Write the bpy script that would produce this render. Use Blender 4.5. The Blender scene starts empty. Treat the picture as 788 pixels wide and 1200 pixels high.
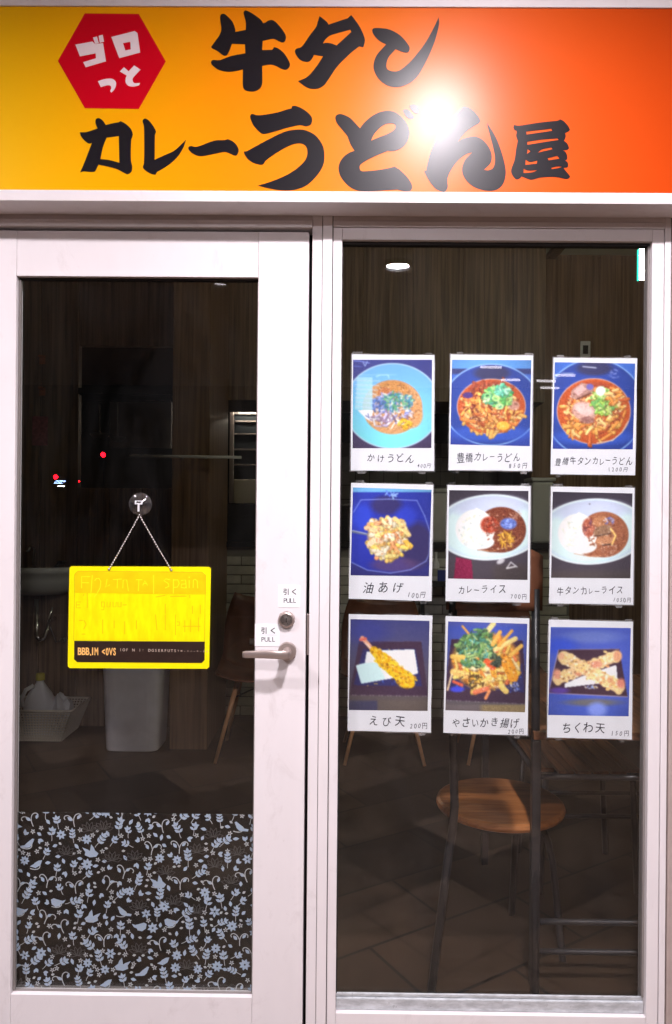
import bpy, bmesh, math, random
import numpy as np
from mathutils import Vector, Matrix

random.seed(7)
SC = bpy.context.scene
COL = SC.collection

# ------------------------------------------------------------------ camera
F = 867.0                        # focal length in photo pixels (photo 788 x 1200)
CAM = Vector((0.0, -1.885, 1.36))
ROLL, YAW = 0.0087, 0.0078
_fwd = Vector((-math.sin(YAW), math.cos(YAW), 0))
_r0 = Vector((math.cos(YAW), math.sin(YAW), 0))
_u0 = Vector((0, 0, 1))
RIGHT = _r0 * math.cos(ROLL) + _u0 * math.sin(ROLL)
UP = -_r0 * math.sin(ROLL) + _u0 * math.cos(ROLL)
cd = bpy.data.cameras.new('camera')
cam = bpy.data.objects.new('camera', cd)
COL.objects.link(cam)
cd.sensor_fit = 'VERTICAL'
cd.sensor_height = 36.0
cd.lens = 26.0
cd.clip_start = 0.05
cd.clip_end = 500.0
m = Matrix.Identity(4)
for i in range(3):
    m[i][0], m[i][1], m[i][2], m[i][3] = RIGHT[i], UP[i], -_fwd[i], CAM[i]
cam.matrix_world = m
SC.camera = cam

def P(px, py, Y=0.0):
    """photo pixel -> point on the upright plane at depth Y"""
    d = RIGHT * ((px - 394.0) / F) + UP * ((600.0 - py) / F) + _fwd
    t = (Y - CAM.y) / d.y
    return CAM + d * t

def G(px, py, z=0.0):
    """photo pixel -> point on the level plane at height z"""
    d = RIGHT * ((px - 394.0) / F) + UP * ((600.0 - py) / F) + _fwd
    t = (z - CAM.z) / d.z
    return CAM + d * t

# ------------------------------------------------------------------ world, moonlight, exposure
W = bpy.data.worlds.new('World')
SC.world = W
W.use_nodes = True
wn = W.node_tree
sky = wn.nodes.new('ShaderNodeTexSky')
sky.sky_type = 'NISHITA'
sky.sun_disc = False
sky.sun_elevation = math.radians(-4)
sky.sun_rotation = math.radians(200)
wn.links.new(sky.outputs[0], wn.nodes['Background'].inputs[0])
wn.nodes['Background'].inputs[1].default_value = 0.05
sl = bpy.data.lights.new('sun', 'SUN')
sl.energy = 0.01
sl.angle = math.radians(0.5)
so = bpy.data.objects.new('sun', sl)
so.rotation_euler = (math.radians(50), 0, math.radians(20))
COL.objects.link(so)
SC.view_settings.view_transform = 'Standard'
SC.view_settings.look = 'None'
SC.view_settings.exposure = 0.0
SC.view_settings.gamma = 1.0
SC.render.engine = 'CYCLES'
SC.cycles.use_denoising = True
SC.cycles.max_bounces = 6
SC.cycles.diffuse_bounces = 3
SC.cycles.glossy_bounces = 3
SC.cycles.transparent_max_bounces = 16
SC.cycles.use_adaptive_sampling = True
SC.cycles.adaptive_threshold = 0.025
SC.cycles.caustics_reflective = False
SC.cycles.caustics_refractive = False
SC.cycles.sample_clamp_indirect = 4.0

LAMP = 1710.0                    # radiance of the arcade downlights
LAMP_COL = (1.0, 0.915, 0.975)

# ------------------------------------------------------------------ materials
def lin(c):
    return tuple(((v / 255.0) / 12.92 if v / 255.0 <= 0.04045 else ((v / 255.0 + 0.055) / 1.055) ** 2.4) for v in c)

MATS = {}

def mat(name, col, rough=0.5, metal=0.0, spec=0.5, noise=None, bump=None, coat=0.0, emit=None, estr=0.0, rnoise=None):
    """principled material; noise=(scale xyz, amount), bump=(scale, strength)"""
    if name in MATS:
        return MATS[name]
    mt = bpy.data.materials.new(name)
    mt.use_nodes = True
    nt = mt.node_tree
    b = nt.nodes['Principled BSDF']
    b.inputs['Base Color'].default_value = (*col, 1)
    b.inputs['Roughness'].default_value = rough
    b.inputs['Metallic'].default_value = metal
    b.inputs['Specular IOR Level'].default_value = spec
    b.inputs['Coat Weight'].default_value = coat
    if emit:
        b.inputs['Emission Color'].default_value = (*emit, 1)
        b.inputs['Emission Strength'].default_value = estr
    tc = nt.nodes.new('ShaderNodeTexCoord')
    def nz(scale, detail=4.0):
        mp = nt.nodes.new('ShaderNodeMapping')
        mp.inputs['Scale'].default_value = scale if hasattr(scale, '__len__') else (scale,) * 3
        nt.links.new(tc.outputs['Object'], mp.inputs[0])
        n = nt.nodes.new('ShaderNodeTexNoise')
        n.inputs['Scale'].default_value = 1.0
        n.inputs['Detail'].default_value = detail
        n.inputs['Roughness'].default_value = 0.6
        nt.links.new(mp.outputs[0], n.inputs[0])
        return n
    if noise:
        n = nz(noise[0])
        rp = nt.nodes.new('ShaderNodeValToRGB')
        a = noise[1]
        c2 = noise[2] if len(noise) > 2 else tuple(v * (1 - a) for v in col)
        rp.color_ramp.elements[0].position = 0.35
        rp.color_ramp.elements[1].position = 0.68
        rp.color_ramp.elements[0].color = (*c2, 1)
        rp.color_ramp.elements[1].color = (*col, 1)
        nt.links.new(n.outputs['Fac'], rp.inputs[0])
        nt.links.new(rp.outputs[0], b.inputs['Base Color'])
    if rnoise:
        n = nz(rnoise[0])
        mr = nt.nodes.new('ShaderNodeMapRange')
        mr.inputs[1].default_value, mr.inputs[2].default_value = 0.3, 0.7
        mr.inputs[3].default_value, mr.inputs[4].default_value = rnoise[1], rnoise[2]
        nt.links.new(n.outputs['Fac'], mr.inputs[0])
        nt.links.new(mr.outputs[0], b.inputs['Roughness'])
    if bump:
        n = nz(bump[0])
        bp = nt.nodes.new('ShaderNodeBump')
        bp.inputs['Strength'].default_value = bump[1]
        bp.inputs['Distance'].default_value = 0.002
        nt.links.new(n.outputs['Fac'], bp.inputs['Height'])
        nt.links.new(bp.outputs[0], b.inputs['Normal'])
    MATS[name] = mt
    return mt

def mat_glass(name, refl=0.04, tint=(0.96, 0.97, 0.965), rough=0.0, dust=0.0):
    mt = bpy.data.materials.new(name)
    mt.use_nodes = True
    nt = mt.node_tree
    nt.nodes.clear()
    out = nt.nodes.new('ShaderNodeOutputMaterial')
    mix = nt.nodes.new('ShaderNodeMixShader')
    tr = nt.nodes.new('ShaderNodeBsdfTransparent')
    tr.inputs[0].default_value = (*tint, 1)
    gl = nt.nodes.new('ShaderNodeBsdfGlossy')
    gl.inputs['Roughness'].default_value = rough
    geo = nt.nodes.new('ShaderNodeNewGeometry')
    dot = nt.nodes.new('ShaderNodeVectorMath'); dot.operation = 'DOT_PRODUCT'
    nt.links.new(geo.outputs['Normal'], dot.inputs[0])
    nt.links.new(geo.outputs['Incoming'], dot.inputs[1])
    def mth(op, a, bb):
        n = nt.nodes.new('ShaderNodeMath'); n.operation = op
        for i, v in enumerate((a, bb)):
            if v is None:
                continue
            if isinstance(v, (int, float)):
                n.inputs[i].default_value = v
            else:
                nt.links.new(v, n.inputs[i])
        return n.outputs[0]
    ab = mth('ABSOLUTE', dot.outputs['Value'], None)
    om = mth('SUBTRACT', 1.0, ab)
    p5 = mth('POWER', om, 5.0)
    sc = mth('MULTIPLY', p5, 1.0 - refl)
    fr = mth('ADD', sc, refl)
    nt.links.new(fr, mix.inputs[0])
    nt.links.new(tr.outputs[0], mix.inputs[1])
    nt.links.new(gl.outputs[0], mix.inputs[2])
    last = mix.outputs[0]
    if dust:
        tc = nt.nodes.new('ShaderNodeTexCoord')
        mp = nt.nodes.new('ShaderNodeMapping'); mp.inputs['Scale'].default_value = (7, 7, 2.2); mp.inputs['Rotation'].default_value = (0, 0.5, 0)
        nt.links.new(tc.outputs['Object'], mp.inputs[0])
        n = nt.nodes.new('ShaderNodeTexNoise'); n.inputs['Scale'].default_value = 1.0; n.inputs['Detail'].default_value = 9.0; n.inputs['Roughness'].default_value = 0.72; n.inputs['Distortion'].default_value = 1.2
        nt.links.new(mp.outputs[0], n.inputs[0])
        mr = nt.nodes.new('ShaderNodeMapRange')
        mr.inputs[1].default_value, mr.inputs[2].default_value = 0.42, 0.78
        mr.inputs[3].default_value, mr.inputs[4].default_value = 0.0004, dust
        nt.links.new(n.outputs['Fac'], mr.inputs[0])
        df = nt.nodes.new('ShaderNodeBsdfDiffuse'); df.inputs[0].default_value = (0.7, 0.68, 0.7, 1)
        m2 = nt.nodes.new('ShaderNodeMixShader')
        nt.links.new(mr.outputs[0], m2.inputs[0]); nt.links.new(last, m2.inputs[1]); nt.links.new(df.outputs[0], m2.inputs[2])
        last = m2.outputs[0]
    nt.links.new(last, out.inputs[0])
    MATS[name] = mt
    return mt

def mat_wood(name, c1, c2, scale=(60, 60, 2.2), rough=0.45, planks=None, spec=0.4):
    """streaky grain along one axis (the axis with the small scale)"""
    mt = bpy.data.materials.new(name)
    mt.use_nodes = True
    nt = mt.node_tree
    b = nt.nodes['Principled BSDF']
    b.inputs['Roughness'].default_value = rough
    b.inputs['Specular IOR Level'].default_value = spec
    tc = nt.nodes.new('ShaderNodeTexCoord')
    mp = nt.nodes.new('ShaderNodeMapping')
    mp.inputs['Scale'].default_value = scale
    nt.links.new(tc.outputs['Object'], mp.inputs[0])
    n = nt.nodes.new('ShaderNodeTexNoise')
    n.inputs['Scale'].default_value = 1.0
    n.inputs['Detail'].default_value = 6.0
    n.inputs['Distortion'].default_value = 0.6
    nt.links.new(mp.outputs[0], n.inputs[0])
    rp = nt.nodes.new('ShaderNodeValToRGB')
    rp.color_ramp.elements[0].position = 0.32
    rp.color_ramp.elements[1].position = 0.7
    rp.color_ramp.elements[0].color = (*c1, 1)
    rp.color_ramp.elements[1].color = (*c2, 1)
    nt.links.new(n.outputs['Fac'], rp.inputs[0])
    nt.links.new(rp.outputs[0], b.inputs['Base Color'])
    bp = nt.nodes.new('ShaderNodeBump')
    bp.inputs['Strength'].default_value = 0.25
    bp.inputs['Distance'].default_value = 0.001
    nt.links.new(n.outputs['Fac'], bp.inputs['Height'])
    nt.links.new(bp.outputs[0], b.inputs['Normal'])
    MATS[name] = mt
    return mt

def mat_print(name, attr='ink', rough=0.45, spec=0.3):
    mt = bpy.data.materials.new(name)
    mt.use_nodes = True
    nt = mt.node_tree
    b = nt.nodes['Principled BSDF']
    b.inputs['Roughness'].default_value = rough
    b.inputs['Specular IOR Level'].default_value = spec
    a = nt.nodes.new('ShaderNodeAttribute')
    a.attribute_name = attr
    nt.links.new(a.outputs['Color'], b.inputs['Base Color'])
    MATS[name] = mt
    return mt

def mat_tiles(name, c1, c2, grout, size, angle, rough=0.5):
    mt = bpy.data.materials.new(name)
    mt.use_nodes = True
    nt = mt.node_tree
    b = nt.nodes['Principled BSDF']
    b.inputs['Roughness'].default_value = rough
    tc = nt.nodes.new('ShaderNodeTexCoord')
    mp = nt.nodes.new('ShaderNodeMapping')
    mp.inputs['Rotation'].default_value = (0, 0, angle)
    nt.links.new(tc.outputs['Object'], mp.inputs[0])
    br = nt.nodes.new('ShaderNodeTexBrick')
    br.offset = 0.5
    br.inputs['Scale'].default_value = 1.0
    br.inputs['Brick Width'].default_value = size[0]
    br.inputs['Row Height'].default_value = size[1]
    br.inputs['Mortar Size'].default_value = 0.006
    br.inputs['Color1'].default_value = (*c1, 1)
    br.inputs['Color2'].default_value = (*c2, 1)
    br.inputs['Mortar'].default_value = (*grout, 1)
    nt.links.new(mp.outputs[0], br.inputs[0])
    n = nt.nodes.new('ShaderNodeTexNoise')
    n.inputs['Scale'].default_value = 9.0
    n.inputs['Detail'].default_value = 6.0
    nt.links.new(tc.outputs['Object'], n.inputs[0])
    mr = nt.nodes.new('ShaderNodeMapRange')
    mr.inputs[3].default_value, mr.inputs[4].default_value = 0.65, 1.3
    nt.links.new(n.outputs['Fac'], mr.inputs[0])
    mx = nt.nodes.new('ShaderNodeMix'); mx.data_type = 'RGBA'; mx.blend_type = 'MULTIPLY'
    mx.inputs['Factor'].default_value = 1.0
    nt.links.new(br.outputs['Color'], mx.inputs['A'])
    nt.links.new(mr.outputs[0], mx.inputs['B'])
    nt.links.new(mx.outputs['Result'], b.inputs['Base Color'])
    MATS[name] = mt
    return mt

M_FRAME = mat('satin_white_aluminium', (0.76, 0.725, 0.735), 0.38, spec=0.45, noise=((9, 9, 4), 0.045), rnoise=((40, 40, 12), 0.34, 0.46), bump=((220, 220, 120), 0.03))
def add_wear(mt, amount=0.22, scale=(5, 5, 5), lo=0.60, hi=0.74, col=(0.42, 0.36, 0.35)):
    nt = mt.node_tree; b = nt.nodes['Principled BSDF']
    src = b.inputs['Base Color'].links[0].from_socket
    tc = nt.nodes.new('ShaderNodeTexCoord'); mp = nt.nodes.new('ShaderNodeMapping'); mp.inputs['Scale'].default_value = scale
    nt.links.new(tc.outputs['Object'], mp.inputs[0])
    n = nt.nodes.new('ShaderNodeTexNoise'); n.inputs['Scale'].default_value = 1.0; n.inputs['Detail'].default_value = 10.0; n.inputs['Roughness'].default_value = 0.75; n.inputs['Distortion'].default_value = 0.8
    nt.links.new(mp.outputs[0], n.inputs[0])
    mr = nt.nodes.new('ShaderNodeMapRange')
    mr.inputs[1].default_value, mr.inputs[2].default_value, mr.inputs[3].default_value, mr.inputs[4].default_value = lo, hi, 0.0, amount
    nt.links.new(n.outputs['Fac'], mr.inputs[0])
    mx = nt.nodes.new('ShaderNodeMix'); mx.data_type = 'RGBA'
    nt.links.new(mr.outputs[0], mx.inputs['Factor']); nt.links.new(src, mx.inputs['A']); mx.inputs['B'].default_value = (*col, 1)
    nt.links.new(mx.outputs['Result'], b.inputs['Base Color'])
add_wear(M_FRAME, 0.30, (9, 9, 5), 0.56, 0.72)
add_wear(M_FRAME, 0.55, (60, 60, 16), 0.66, 0.74)
M_FRAME2 = mat('header_aluminium', (0.68, 0.62, 0.62), 0.42, spec=0.4, noise=((8, 20, 60), 0.12), rnoise=((20, 20, 20), 0.35, 0.55))
M_RUBBER = mat('black_rubber', (0.012, 0.01, 0.01), 0.7)
M_GASKET = mat('grey_gasket', (0.22, 0.20, 0.19), 0.6)
M_STEEL = mat('satin_steel', (0.50, 0.42, 0.39), 0.33, metal=0.8, rnoise=((60, 60, 60), 0.32, 0.42))
M_STEEL_D = mat('dull_steel', (0.35, 0.33, 0.32), 0.35, metal=1.0, rnoise=((60, 60, 60), 0.28, 0.5))
M_SILL = mat('sill_aluminium', (0.62, 0.66, 0.69), 0.35, metal=0.2, noise=((30, 60, 90), 0.35), rnoise=((50, 50, 50), 0.25, 0.6))
M_WALL = mat('plaster_wall', (0.42, 0.34, 0.31), 0.75, noise=((14, 14, 14), 0.12), bump=((180, 180, 180), 0.3))
M_GLASS = mat_glass('window_glass', 0.04, dust=0.006)
M_CUP = mat_glass('clear_plastic', 0.16, (0.86, 0.84, 0.90), 0.05, dust=0.10)
M_FILMBASE = mat_glass('clear_film', 0.02, (0.72, 0.71, 0.70), 0.15)
M_LAM = mat_glass('laminate', 0.035, (0.98, 0.98, 0.98), 0.04, dust=0.35)
M_TAPE = mat_glass('clear_tape', 0.06, (0.95, 0.95, 0.95), 0.1, dust=0.5)
M_PAPER = mat('white_paper', (0.86, 0.88, 0.93), 0.5, spec=0.3, noise=((30, 30, 30), 0.03))
M_INK = mat('black_marker_ink', (0.018, 0.02, 0.035), 0.5, spec=0.2)
M_INKB = mat('grey_marker_ink', (0.03, 0.035, 0.06), 0.5, spec=0.2)
M_STICK = mat('white_sticker', (0.84, 0.85, 0.87), 0.35, noise=((60, 60, 60), 0.03))
M_STICKINK = mat('sticker_ink', (0.03, 0.03, 0.035), 0.4)
M_STICKLINE = mat('sticker_rule', (0.55, 0.53, 0.54), 0.4)
M_YEL = mat('yellow_acrylic', (0.90, 0.80, 0.003), 0.3, spec=0.35, noise=((30, 30, 30), 0.06))
M_YELB = mat('yellow_field', (0.90, 0.84, 0.002), 0.35, spec=0.25, noise=((60, 60, 16), 0.06, (0.88, 0.70, 0.002)))
M_AMB = mat('amber_band', (0.88, 0.52, 0.004), 0.35, spec=0.25, noise=((18, 18, 18), 0.2, (0.88, 0.62, 0.004)))
M_YTXT = mat('pale_yellow_ink', (0.92, 0.82, 0.01), 0.4)
M_YTXT2 = mat('dark_yellow_ink', (0.80, 0.47, 0.003), 0.4)
M_BROWN = mat('brown_black_bar', (0.028, 0.014, 0.010), 0.4, noise=((30, 30, 30), 0.3))
M_GOLD = mat('gold_ink', (0.85, 0.47, 0.14), 0.4)
M_GOLD2 = mat('small_gold_ink', (0.50, 0.40, 0.33), 0.4)
M_GROOVE = mat('groove_line', (0.30, 0.19, 0.01), 0.5)
M_RED = mat('red_vinyl', (0.55, 0.001, 0.012), 0.27, spec=0.12)
M_BLACKV = mat('black_vinyl', (0.010, 0.009, 0.012), 0.29, spec=0.22)
M_CREAM = mat('pale_pink_vinyl', (0.78, 0.66, 0.68), 0.3, spec=0.12)
M_BIRD = mat('pale_blue_print', (0.38, 0.52, 0.74), 0.5, noise=((260, 260, 260), 0.35, (0.46, 0.53, 0.62)))
M_BIRDW = mat('pale_white_print', (0.50, 0.53, 0.56), 0.5)
M_BIRDG = mat('grey_outline_print', (0.07, 0.068, 0.07), 0.5)
M_CHROME = mat('chrome', (0.75, 0.75, 0.75), 0.12, metal=1.0)
M_BEAD = mat('nickel_beads', (0.80, 0.74, 0.70), 0.3, metal=0.25)
M_PLASTW = mat('white_plastic', (0.72, 0.72, 0.74), 0.4, noise=((20, 20, 20), 0.06))

def sign_panel_material():
    mt = bpy.data.materials.new('printed_gradient_panel')
    mt.use_nodes = True
    nt = mt.node_tree
    b = nt.nodes['Principled BSDF']
    b.inputs['Roughness'].default_value = 0.29
    b.inputs['Specular IOR Level'].default_value = 0.19
    tc = nt.nodes.new('ShaderNodeTexCoord')
    sp = nt.nodes.new('ShaderNodeSeparateXYZ')
    nt.links.new(tc.outputs['Object'], sp.inputs[0])
    mr = nt.nodes.new('ShaderNodeMapRange')
    mr.inputs[1].default_value = P(0, 120, -.08).x
    mr.inputs[2].default_value = P(788, 120, -.08).x
    nt.links.new(sp.outputs['X'], mr.inputs[0])
    rp = nt.nodes.new('ShaderNodeValToRGB')
    e = rp.color_ramp.elements
    e[0].position = 0.0; e[0].color = (0.84, 0.46, 0.0, 1)
    e[1].position = 1.0; e[1].color = (0.52, 0.054, 0.004, 1)
    for p, c in ((0.16, (0.86, 0.38, 0.0)), (0.34, (0.84, 0.26, 0.001)), (0.55, (0.84, 0.18, 0.004)), (0.75, (0.70, 0.098, 0.006)), (0.88, (0.60, 0.072, 0.005))):
        q = e.new(p); q.color = (*c, 1)
    nt.links.new(mr.outputs[0], rp.inputs[0])
    nt.links.new(rp.outputs[0], b.inputs['Base Color'])
    n = nt.nodes.new('ShaderNodeTexNoise')
    n.inputs['Scale'].default_value = 900.0
    nt.links.new(tc.outputs['Object'], n.inputs[0])
    bp = nt.nodes.new('ShaderNodeBump')
    bp.inputs['Strength'].default_value = 0.03
    bp.inputs['Distance'].default_value = 0.0005
    nt.links.new(n.outputs['Fac'], bp.inputs['Height'])
    nt.links.new(bp.outputs[0], b.inputs['Normal'])
    return mt
M_SIGN = sign_panel_material()

# ------------------------------------------------------------------ mesh helpers
def link_mesh(name, verts, faces, material, parent=None, smooth=False):
    me = bpy.data.meshes.new(name)
    me.from_pydata([tuple(v) for v in verts], [], faces)
    me.update()
    if material:
        me.materials.append(material)
    if smooth:
        me.polygons.foreach_set('use_smooth', [True] * len(me.polygons))
    o = bpy.data.objects.new(name, me)
    COL.objects.link(o)
    if parent:
        o.parent = parent
        o.matrix_parent_inverse = parent.matrix_world.inverted() if False else Matrix.Translation(-parent.location)
    return o

def empty(name, loc, label=None, cat=None, group=None):
    o = bpy.data.objects.new(name, None)
    o.empty_display_size = 0.1
    o.location = loc
    COL.objects.link(o)
    return tag(o, label, cat, group)

def tag(o, label=None, cat=None, group=None, kind=None):
    if label: o['label'] = label
    if cat: o['category'] = cat
    if group: o['group'] = group
    if kind: o['kind'] = kind
    return o

class MB:
    def __init__(self):
        self.v, self.f = [], []
    def add(self, vs, fs):
        k = len(self.v)
        self.v += [Vector(p) for p in vs]
        self.f += [tuple(i + k for i in f) for f in fs]
        return self
    def box(self, x0, x1, y0, y1, z0, z1):
        vs = [(x, y, z) for x in (x0, x1) for y in (y0, y1) for z in (z0, z1)]
        fs = [(0, 1, 3, 2), (4, 6, 7, 5), (0, 4, 5, 1), (2, 3, 7, 6), (0, 2, 6, 4), (1, 5, 7, 3)]
        return self.add(vs, fs)
    def tube(self, pts, r, n=10, cap=True):
        pts = [Vector(p) for p in pts]
        rs = r if hasattr(r, '__len__') else [r] * len(pts)
        rings = []
        t0 = (pts[1] - pts[0]).normalized()
        a = Vector((0, 0, 1)) if abs(t0.z) < 0.9 else Vector((1, 0, 0))
        u = t0.cross(a).normalized()
        for i, p in enumerate(pts):
            if i == 0: t = pts[1] - pts[0]
            elif i == len(pts) - 1: t = pts[-1] - pts[-2]
            else: t = (pts[i + 1] - p).normalized() + (p - pts[i - 1]).normalized()
            t = t.normalized()
            u = (u - t * u.dot(t)).normalized()
            w = t.cross(u)
            rings.append([p + (u * math.cos(2 * math.pi * k / n) + w * math.sin(2 * math.pi * k / n)) * rs[i] for k in range(n)])
        vs = [q for R in rings for q in R]
        fs = []
        for i in range(len(rings) - 1):
            for k in range(n):
                k2 = (k + 1) % n
                fs.append((i * n + k, i * n + k2, (i + 1) * n + k2, (i + 1) * n + k))
        if cap:
            fs.append(tuple(range(n - 1, -1, -1)))
            fs.append(tuple((len(rings) - 1) * n + k for k in range(n)))
        return self.add(vs, fs)
    def lathe(self, prof, c, axis='z', n=28, cap=True):
        """prof: (radius, height) pairs"""
        vs, fs = [], []
        for r, h in prof:
            for k in range(n):
                a = 2 * math.pi * k / n
                if axis == 'z': vs.append((c[0] + r * math.cos(a), c[1] + r * math.sin(a), c[2] + h))
                else: vs.append((c[0] + r * math.cos(a), c[1] + h, c[2] + r * math.sin(a)))
        for i in range(len(prof) - 1):
            for k in range(n):
                k2 = (k + 1) % n
                q = (i * n + k, i * n + k2, (i + 1) * n + k2, (i + 1) * n + k)
                fs.append(q if axis == 'z' else q[::-1])
        if cap:
            a = tuple(range(n)); b = tuple((len(prof) - 1) * n + k for k in range(n))
            fs += [a[::-1], b] if axis == 'z' else [a, b[::-1]]
        return self.add(vs, fs)
    def sphere(self, c, r, n=8, m=6):
        prof = [(max(1e-5, r * math.sin(math.pi * i / m)), -r * math.cos(math.pi * i / m)) for i in range(m + 1)]
        return self.lathe(prof, c, 'z', n, False)
    def build(self, name, material, parent=None, bevel=0.0, smooth=False, seg=2):
        o = link_mesh(name, self.v, self.f, material, parent, smooth)
        if bevel:
            md = o.modifiers.new('bevel', 'BEVEL')
            md.width = bevel
            md.segments = seg
            md.limit_method = 'ANGLE'
            md.harden_normals = False
        return o

def box(name, x0, x1, y0, y1, z0, z1, material, parent=None, bevel=0.0):
    return MB().box(x0, x1, y0, y1, z0, z1).build(name, material, parent, bevel)

def smooth_loop(pts, n=6):
    """closed outline; points with a third value are corners, the rest is curved"""
    N = len(pts)
    out = []
    c = [len(p) > 2 for p in pts]
    q = [Vector((p[0], p[1])) for p in pts]
    def tan(i, side):
        if c[i]:
            return None
        return (q[(i + 1) % N] - q[i - 1]) * 0.5
    for i in range(N):
        j = (i + 1) % N
        L = (q[j] - q[i]).length
        a, b = tan(i, 1), tan(j, -1)
        d = q[j] - q[i]
        if a is None and b is None:
            out.append(q[i]); continue
        if a is None: a = d * 0.8
        if b is None: b = d * 0.8
        if a.length > 1.3 * L: a = a * (1.3 * L / a.length)
        if b.length > 1.3 * L: b = b * (1.3 * L / b.length)
        for k in range(n):
            t = k / n
            h00 = 2 * t**3 - 3 * t**2 + 1; h10 = t**3 - 2 * t**2 + t
            h01 = -2 * t**3 + 3 * t**2; h11 = t**3 - t**2
            out.append(q[i] * h00 + a * h10 + q[j] * h01 + b * h11)
    return out

def filled(loops, ext=0.0):
    """2D loops -> (verts, faces) with holes cut out, in XY"""
    cu = bpy.data.curves.new('outline', 'CURVE')
    cu.dimensions = '2D'
    cu.fill_mode = 'BOTH' if ext else 'FRONT'
    cu.extrude = ext
    for lp in loops:
        s = cu.splines.new('POLY')
        s.points.add(len(lp) - 1)
        for p, v in zip(s.points, lp):
            p.co = (v[0], v[1], 0, 1)
        s.use_cyclic_u = True
    ob = bpy.data.objects.new('outline', cu)
    COL.objects.link(ob)
    me = bpy.data.meshes.new_from_object(ob)
    vs = [v.co.copy() for v in me.vertices]
    fs = [tuple(p.vertices) for p in me.polygons]
    bpy.data.objects.remove(ob)
    bpy.data.curves.remove(cu)
    bpy.data.meshes.remove(me)
    return vs, fs

GLY = {}
def glyph(ch, off=0.0):
    k = (ch, off)
    if k not in GLY:
        cu = bpy.data.curves.new('glyph', 'FONT')
        cu.body = ch
        cu.size = 1.0
        cu.resolution_u = 3
        cu.offset = off
        cu.fill_mode = 'FRONT'
        ob = bpy.data.objects.new('glyph', cu)
        COL.objects.link(ob)
        dg = bpy.context.evaluated_depsgraph_get()
        me = bpy.data.meshes.new_from_object(ob.evaluated_get(dg))
        vs = [Vector((v.co.x, v.co.y)) for v in me.vertices]
        fs = [tuple(p.vertices) for p in me.polygons]
        bpy.data.objects.remove(ob)
        bpy.data.curves.remove(cu)
        bpy.data.meshes.remove(me)
        GLY[k] = (vs, fs)
    return GLY[k]

def facing(vs, fs):
    """turn faces so that they look to -Y"""
    out = []
    for f in fs:
        n = (vs[f[1]] - vs[f[0]]).cross(vs[f[2]] - vs[f[0]])
        out.append(f if n.y <= 0 else f[::-1])
    return out

def flat_outline(name, loops_px, Y, material, parent=None, thick=0.0006, n=6):
    """outline in photo pixels -> thin plate standing on plane Y (towards the viewer)"""
    lp = []
    for L in loops_px:
        pts = []
        for p in smooth_loop(L, n):
            w = P(p.x, p.y, Y)
            pts.append((w.x, w.z))
        lp.append(pts)
    vs, fs = filled(lp, thick / 2)
    return link_mesh(name, [Vector((v.x, Y - thick / 2 - v.z, v.y)) for v in vs], fs, material, parent)

def ribbons(name, strokes, conv, width, Y, material, parent=None):
    """strokes: polylines; conv(x, y)->(X, Z) in metres"""
    mb = MB()
    for k, st in enumerate(strokes):
        pts = [Vector(conv(*p)) for p in st]
        L, R = [], []
        for i, p in enumerate(pts):
            a = pts[max(0, i - 1)]; b = pts[min(len(pts) - 1, i + 1)]
            t = (b - a).normalized()
            nrm = Vector((-t.y, t.x)) * width * 0.5
            L.append(p + nrm); R.append(p - nrm)
        Yk = Y - 0.00003 * (k % 5)
        vs = [Vector((q.x, Yk, q.y)) for q in L + R]
        m_ = len(L)
        fs = [(i, i + 1, m_ + i + 1, m_ + i) for i in range(m_ - 1)]
        mb.add(vs, facing(vs, fs))
    return mb.build(name, material, parent)

def text_plate(name, chars, conv, Y, material, parent=None, off=0.0):
    """chars: (char, centre x, centre y, height, rotation, shear, squeeze) in the units conv takes (y downwards)"""
    mb = MB()
    for k, (ch, cx, cy, h, rot, sh, sq) in enumerate(chars):
        vs, fs = glyph(ch, off)
        if not vs:
            continue
        x0 = min(v.x for v in vs); x1 = max(v.x for v in vs)
        y0 = min(v.y for v in vs); y1 = max(v.y for v in vs)
        s = h / 0.8 if ch not in 'ー-・.' else h / 0.8
        mx, my = (x0 + x1) / 2, (0.36 if ch in 'ー-・' else (y0 + y1) / 2)
        out = []
        for v in vs:
            a, b = (v.x - mx) * s * sq, (v.y - my) * s
            a += b * sh
            a, b = a * math.cos(rot) - b * math.sin(rot), a * math.sin(rot) + b * math.cos(rot)
            X, Z = conv(cx + a, cy - b)
            out.append(Vector((X, Y - 0.00002 * (k % 3), Z)))
        mb.add(out, facing(out, fs))
    return mb.build(name, material, parent)

def dup(root, loc, rotz=0.0):
    r = root.copy(); COL.objects.link(r); r.location = loc; r.rotation_euler = (0, 0, rotz)
    for ch in [c for c in bpy.data.objects if c.parent == root]:
        c = ch.copy(); COL.objects.link(c); c.parent = r
        for g in [d for d in bpy.data.objects if d.parent == ch]:
            d = g.copy(); COL.objects.link(d); d.parent = c
    return r

# ------------------------------------------------------------------ the setting outside
def VX(a, b, Y=0.0):
    return (P(*a, Y).x + P(*b, Y).x) / 2
def HZ(a, b, Y=0.0):
    return (P(*a, Y).z + P(*b, Y).z) / 2

M_PAVE = mat_tiles('grey_brown_pavers', (0.22, 0.155, 0.11), (0.085, 0.06, 0.045), (0.04, 0.03, 0.025), (0.42, 0.42), math.radians(38), 0.6)
M_FLOOR = mat_tiles('dark_brown_floor_tiles', (0.046, 0.027, 0.015), (0.007, 0.004, 0.003), (0.003, 0.002, 0.002), (0.62, 0.31), math.radians(-32), 0.42)
M_SOFFIT = mat('arcade_ceiling_board', (0.84, 0.80, 0.77), 0.8, noise=((3, 3, 3), 0.08))
M_ROAD = mat('night_asphalt', (0.05, 0.05, 0.052), 0.8, noise=((6, 6, 6), 0.3))

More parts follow.
